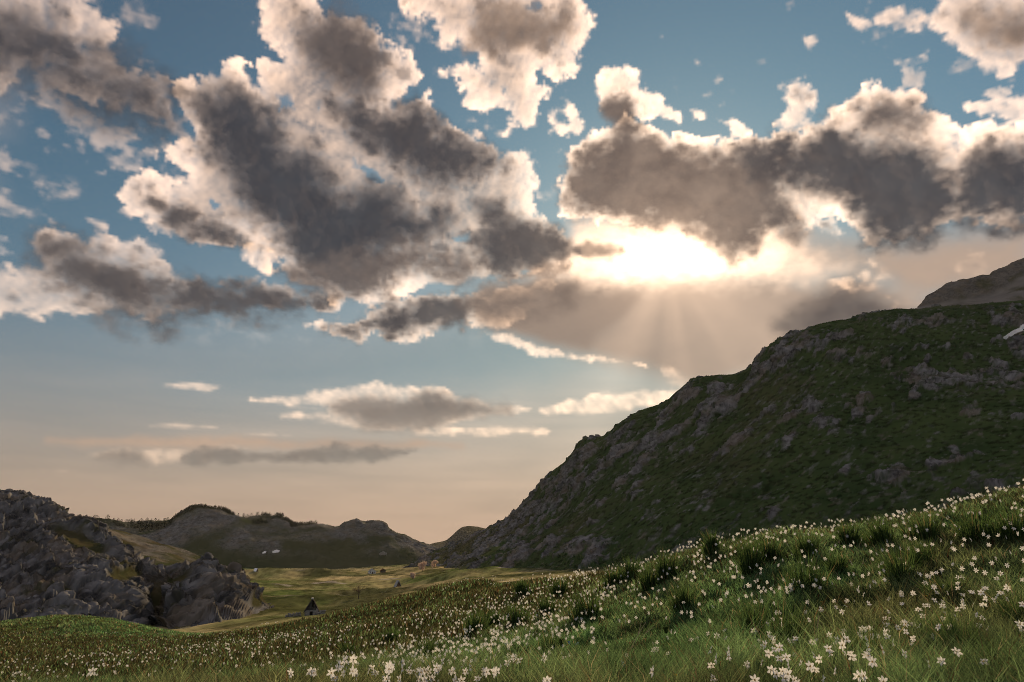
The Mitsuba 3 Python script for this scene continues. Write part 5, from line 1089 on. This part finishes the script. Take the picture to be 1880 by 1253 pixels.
def tube(points, radii, sides=5):
    p = np.asarray(points, float)
    t = np.gradient(p, axis=0)
    t /= np.linalg.norm(t, axis=1, keepdims=True) + 1e-12
    a = np.cross(t, [.83, .31, .11])
    a /= np.linalg.norm(a, axis=1, keepdims=True)
    b = np.cross(t, a)
    ang = np.arange(sides) * 2 * np.pi / sides
    v = p[:, None] + np.broadcast_to(radii, len(p))[:, None, None] * (np.cos(ang)[None, :, None] * a[:, None] + np.sin(ang)[None, :, None] * b[:, None])
    i, j = np.meshgrid(np.arange(len(p) - 1), np.arange(sides), indexing='ij')
    f = np.stack([i * sides + j, i * sides + (j + 1) % sides, (i + 1) * sides + (j + 1) % sides, (i + 1) * sides + j], -1).reshape(-1, 4)
    return v.reshape(-1, 3), f


def bloom(g):
    """Six pointed oval petals round +x, some of them curled or folded back."""
    vs, fs = [], []
    for k in range(6):
        L, W, curl = .034 * g.uniform(.9, 1.08), .0175 * g.uniform(.85, 1.15), g.uniform(-.35, .25)
        s = np.linspace(0, 1, 5)
        half = W / 2 * np.array([.22, .75, 1.0, .8, .06])
        cols = np.array([-1, 0, 1.0])
        x = (-curl * L * s ** 2)[:, None] + .14 * np.abs(half[:, None] * cols) + .0025 * (k % 2)
        v = np.stack([x, half[:, None] * cols + 0 * s[:, None], (.003 + L * s)[:, None] + 0 * cols], -1).reshape(-1, 3)
        a = 2 * np.pi * (k + g.uniform(-.12, .12)) / 6
        c, q = math.cos(a), math.sin(a)
        vs.append(v @ np.array([[1, 0, 0], [0, c, q], [0, -q, c]]))
        fs.append(grid_faces(5, 3) + 15 * k)
    return np.vstack(vs), np.vstack(fs)


def narcissus(seed):
    """(petals, cup, stem) of one flower, its head one metre... scaled later: root at the origin, head at height 1 unit = .31 m, facing +x."""
    g = np.random.default_rng(seed)
    v, f = bloom(g)
    tilt = g.uniform(-.85, .30)
    c, s = math.cos(tilt), math.sin(tilt)
    turn = np.array([[c, 0, s], [0, 1, 0], [-s, 0, c]]).T
    head = np.array([.018, 0, .31])
    ang = np.arange(10) * 2 * np.pi / 10
    cup_v = np.vstack([np.stack([np.full(10, .001), .0026 * np.cos(ang), .0026 * np.sin(ang)], -1), np.stack([np.full(10, .0055), .0062 * np.cos(ang), .0062 * np.sin(ang)], -1)])
    j = np.arange(10)
    cup_f = np.stack([j, (j + 1) % 10, (j + 1) % 10 + 10, j + 10], -1)
    bow = g.uniform(-.03, .03, 2)
    pts = [[0, 0, -.03], [bow[0] * .5, bow[1] * .5, .12], [bow[0] * .6, bow[1] * .5, .24], [-.012, 0, .306], [-.004, 0, .318], head + np.array([-.003, 0, 0]) @ turn]
    u = np.linspace(0, 5, 16)
    pts = PchipInterpolator(np.arange(6), np.array(pts))(u)
    return (v @ turn + head, f), (cup_v @ turn + head, cup_f), tube(pts, np.linspace(.0024, .0017, 16), 5)


BLOOMS = []
for k in range(14):
    a, b, c = narcissus(700 + k)
    BLOOMS.append((mikit.ply(a, 'petal', smooth=False), mikit.ply(b, 'crown_cup', smooth=True), mikit.ply(c, 'stalk', smooth=True)))

heads = []
g = np.random.default_rng(77)
for spot in NARCISSI.split():
    a, e = (math.radians(float(x)) for x in spot.split(','))
    tall = .31 * g.uniform(.8, 1.15)
    r = np.geomspace(3.0, 60, 800)
    x, y = r * math.sin(a), r * math.cos(a)
    hit = np.nonzero(meadow_height(x, y) + tall >= r * math.tan(e))[0]
    i = hit[0] if len(hit) else int(np.argmin(np.abs(meadow_height(x, y) + tall - r * math.tan(e))))
    heads.append((r[i], x[i], y[i], tall))
for r, x, y, tall in list(heads):
    while g.random() < (.30 if r < 5.5 else .68):
        q = np.array([x, y]) + g.normal(0, .075 * r ** .95, 2)
        heads.append((float(np.hypot(*q)), q[0], q[1], tall * g.uniform(.85, 1.1)))
heads.sort()
FLOWER_BEDS = {}
for n, (r, x, y, tall) in enumerate(heads[:300]):
    key = numbered('narcissus')
    size = float(np.clip(.90 + .035 * (r - 4), .84, 1.15) * g.uniform(.78, 1.15))
    yaw = g.normal(-105, 70) if g.random() < .8 else g.uniform(0, 360)
    xf = T().translate([float(x), float(y), float(meadow_height(x, y))]).rotate([0, 0, 1], float(yaw)).rotate([0, 1, 0], float(g.normal(0, 5))).scale([size, size, float(tall / .31)])
    b = BLOOMS[g.integers(14)]
    for part, d in zip(('bloom', 'cup', 'stem'), b):
        scene[f'{key}__{part}'] = {**d, 'to_world': xf}
    az = math.degrees(math.atan2(x, y))
    e = math.degrees(math.atan2(float(meadow_height(x, y)) + tall, r))
    side = ('far left', 'left', 'left of centre', 'at the centre', 'just right of centre', 'centre right', 'right', 'far right')[int(np.searchsorted([-16, -9, -3, 3, 10, 17.5, 25.5], az))]
    height = ('lowest foreground', 'low foreground', 'lower meadow', 'middle meadow', 'upper middle meadow', 'upper meadow', 'meadow crest')[int(np.searchsorted([-8.1, -6.9, -5.5, -4.1, -2.7, -1.2], e))]
    FLOWER_BEDS.setdefault((height, side), []).append((az, r, key))
for (height, side), members in FLOWER_BEDS.items():
    apart = len(members) <= 20 and max(m[1] for m in members) < .93 * heads[300][0]
    for i, (az, r, key) in enumerate(sorted(members)):
        tag(key, f'white narcissus on the {height}, {side}' + (f', {ORDER[i]} from the left there' if apart and len(members) > 1 else ''), 'flower', f'white narcissi on the {height}, {side}')

# the hundreds of further flowers, smaller in the picture than those above
fx, fy, fr = scatter(26000, 15, 92, .25, -42, 41)
p = np.stack([fx, fy, 0 * fx], -1)
azf = np.degrees(np.arctan2(fx, fy))
dense = np.clip(.34 + 2.4 * fbm(p, 7, 4, 151), 0, 1) * (0.22 + .62 * ramp(-24, -8, azf)) * (1 - .5 * ramp(4, 12, azf)) * (1 - .8 * ramp(-16, -10, azf) * ramp(26, 34, fr) * (1 - ramp(-2, 3, azf)))
ok = (rng.random(len(fx)) < dense) & in_sight(fx, fy, .35)
fx, fy = np.concatenate([fx[ok], [q[1] for q in heads[300:]]]), np.concatenate([fy[ok], [q[2] for q in heads[300:]]])
print('heads', len(heads), heads[299][0])
root = np.stack([fx, fy, meadow_height(fx, fy)], -1)
nf = len(fx)
print('further flowers', nf)
tall = .31 * rng.uniform(.7, 1.2, nf)
hd = root + np.stack([0 * tall, 0 * tall, tall], -1)
yaw = np.radians(np.where(rng.random(nf) < .7, rng.normal(-95, 50, nf), rng.uniform(0, 360, nf)))
fwd = np.stack([np.cos(yaw), np.sin(yaw), rng.normal(.05, .3, nf)], -1)
fwd /= np.linalg.norm(fwd, axis=1, keepdims=True)
sd = np.cross(fwd, [0, 0, 1.0])
sd /= np.linalg.norm(sd, axis=1, keepdims=True)
upv = np.cross(sd, fwd)
v, f = [], []
for k in range(6):
    a = 2 * np.pi * k / 6 + rng.uniform(-.15, .15, nf)
    d = np.cos(a)[:, None] * sd + np.sin(a)[:, None] * upv
    t = -np.sin(a)[:, None] * sd + np.cos(a)[:, None] * upv
    L, W = .039 * rng.uniform(.85, 1.1, (nf, 1)), .0085
    back = -fwd * rng.uniform(-.004, .012, (nf, 1))
    v.append(np.stack([hd, hd + .55 * L * d + W * t, hd + L * d + back, hd + .55 * L * d - W * t], 1))
v = np.stack(v, 1)
f = (np.array([[0, 1, 2], [0, 2, 3]])[None] + 4 * np.arange(nf * 6)[:, None, None]).reshape(-1, 3)
put('narcissus_field', (v.reshape(-1, 3), f), 'petal')
tag('narcissus_field', 'countless small white narcissi on the farther meadow slope', 'flowers', None, 'stuff')
s = .0016 * np.array([1, .3, 0])
v = np.stack([root - s, root + s, hd], 1).reshape(-1, 3)
put('narcissus_field__stems', (v, np.arange(3 * nf).reshape(-1, 3)), 'stalk')
labels['narcissus_field__stems'] = {'kind': 'stuff'}

# seed heads, dead stalks, small flowers
for i, (a, e, w, h) in enumerate(SEED_HEADS):
    p, r = meet(meadow_height, (a, e), 2.2, 30)
    key = numbered('seed_head')
    H = h * r * 1.25
    put(f'{key}__stem', tube([[0, 0, -.02], [.004, 0, H * .5], [0, .003, H]], [.003, .003, .0025]), 'stalk', stand(p), smooth=True)
    g2 = np.random.default_rng(900 + i)
    n = 90
    zz = g2.random(n)
    q = (.011 * np.sin(np.pi * np.clip(zz * .92 + .08, 0, 1)) ** .6 + .001)[:, None] * r / 3.5
    an = g2.uniform(0, 6.3, n)
    base = np.stack([0 * an, 0 * an, H * .72 + zz * H * .36], -1)
    dirs = np.stack([np.cos(an), np.sin(an), 0 * an + .9], -1)
    sidev = np.stack([-np.sin(an), np.cos(an), 0 * an], -1) * .004 * r / 3.5
    v = np.stack([base - sidev, base + sidev, base + dirs * q * 1.6], 1).reshape(-1, 3)
    put(f'{key}__head', (v, np.arange(3 * n).reshape(-1, 3)), 'stalk', stand(p))
    tag(key, f'green bristly seed head in the near grass, {ORDER[sorted(SEED_HEADS).index((a, e, w, h))]} from the left', 'plant', 'green seed heads in the near grass')
for i, (a0, e0, a1, e1) in enumerate(STALKS):
    p, r = meet(meadow_height, (a0, e0), 2.2, 30)
    q = polar(a1, e1, r * (1.03 if e1 > e0 else .96))
    q[2] = max(q[2], float(meadow_height(q[0], q[1])) + .05)
    g2 = np.random.default_rng(950 + i)
    d = q - p
    side = np.cross(d, [0, 0, 1.0]) * .12 * g2.uniform(-1, 1)
    pts = np.array([p - [0, 0, .02], p + .35 * d + side, p + .7 * d + .8 * side, q])
    u = PchipInterpolator(np.arange(4), pts)(np.linspace(0, 3, 14))
    key = numbered('dead_stalk')
    put(f'{key}__stem', tube(u, np.linspace(.0030, .0012, 14) * max(1, r / 5)), 'straw', smooth=True)
    m = p + .6 * d + side
    put(f'{key}__branch', tube(np.linspace(m, m + .35 * d + side * 2.5 + [0, 0, .04], 5), np.linspace(.002, .0009, 5) * max(1, r / 5)), 'straw', smooth=True)
    tag(key, f'pale dry forked stalk leaning in the grass, {COUNT[sorted(STALKS).index((a0, e0, a1, e1))]} from the left', 'dead stalk', 'pale dry stalks in the near grass')
scene['yellow_petal'] = {'type': 'principledthin', 'base_color': {'type': 'rgb', 'value': [.75, .42, .06]}, 'roughness': .6, 'diff_trans': .7}
scene['blue_petal'] = {'type': 'principledthin', 'base_color': {'type': 'rgb', 'value': [.16, .27, .52]}, 'roughness': .6, 'diff_trans': .6}


def rosette(n, radius, seed):
    g2 = np.random.default_rng(seed)
    a = np.arange(n) * 2 * np.pi / n
    d = np.stack([np.cos(a), np.sin(a), 0 * a + .35], -1) * radius
    t = np.stack([-np.sin(a), np.cos(a), 0 * a], -1) * radius * .42
    z = np.zeros((n, 3))
    v = np.stack([z, .6 * d + t, d, .6 * d - t], 1).reshape(-1, 3)
    return v, (np.array([[0, 1, 2], [0, 2, 3]])[None] + 4 * np.arange(n)[:, None, None]).reshape(-1, 3)


small = mikit.ply(rosette(7, .013, 3), 'yellow_petal')
for i, spot in enumerate(LITTLE_FLOWERS.split()):
    p, r = meet(lambda x, y: meadow_height(x, y) + .17, [float(x) for x in spot.split(',')], 2.0, 30)
    key = numbered('yellow_flower')
    xf = T().translate([float(k) for k in p]).rotate([1, 0, 0], 35).scale(1.1)
    scene[f'{key}__bloom'] = {**small, 'to_world': xf}
    put(f'{key}__stem', tube(np.linspace(p - [0, 0, .19], p, 4), .0016), 'stalk')
    tag(key, f'tiny orange yellow flower low in the grass, {ORDER[sorted(LITTLE_FLOWERS.split(), key=lambda q: float(q.split(",")[0])).index(spot)]} from the left', 'flower', 'tiny orange yellow flowers in the grass')
p, r = meet(lambda x, y: meadow_height(x, y) + .14, BLUE_AT, 2.0, 30)
g2 = np.random.default_rng(12)
vs, fs = [], []
for k in range(9):
    v, f = rosette(6, .022, k)
    R = trimesh.transformations.rotation_matrix(g2.uniform(.3, 1.2), [1, g2.uniform(-.6, .6), 0])[:3, :3]
    vs.append(v @ R.T + g2.uniform([-.10, -.03, -.02], [.10, .03, .03]))
    fs.append(f + 24 * k)
put('blue_flower_clump__bloom', (np.vstack(vs), np.vstack(fs)), 'blue_petal', stand(p))
v, f, c = tuft(60, .12, .15, 77)
scene['blue_flower_clump__leaves'] = mikit.ply((v, f), 'leaf_matter', color=c, to_world=stand(p - [0, 0, .14]))
tag('blue_flower_clump', 'small clump of blue flowers low among the narcissi', 'flowers')

# ------------------------------------------------------------------ the evening haze in the valley
TOP_Z = float(max(cliff.flat()[:, 2].max(), mountain.flat()[:, 2].max(), far.flat()[:, 2].max())) + 14
scene['haze_air'] = {'type': 'homogeneous', 'albedo': {'type': 'rgb', 'value': [0.91, 0.95, 0.99]}, 'sigma_t': 0.000021}
scene['haze'] = {'type': 'cube', 'to_world': T().translate([0, 0, (TOP_Z - 86) / 2]).scale([4620, 4620, (TOP_Z + 86) / 2]), 'bsdf': {'type': 'null'}, 'interior': {'type': 'ref', 'id': 'haze_air'}}
scene['camera']['medium'] = {'type': 'ref', 'id': 'haze_air'}
tag('haze', 'thin warm evening haze over the whole valley', None, None, 'stuff')
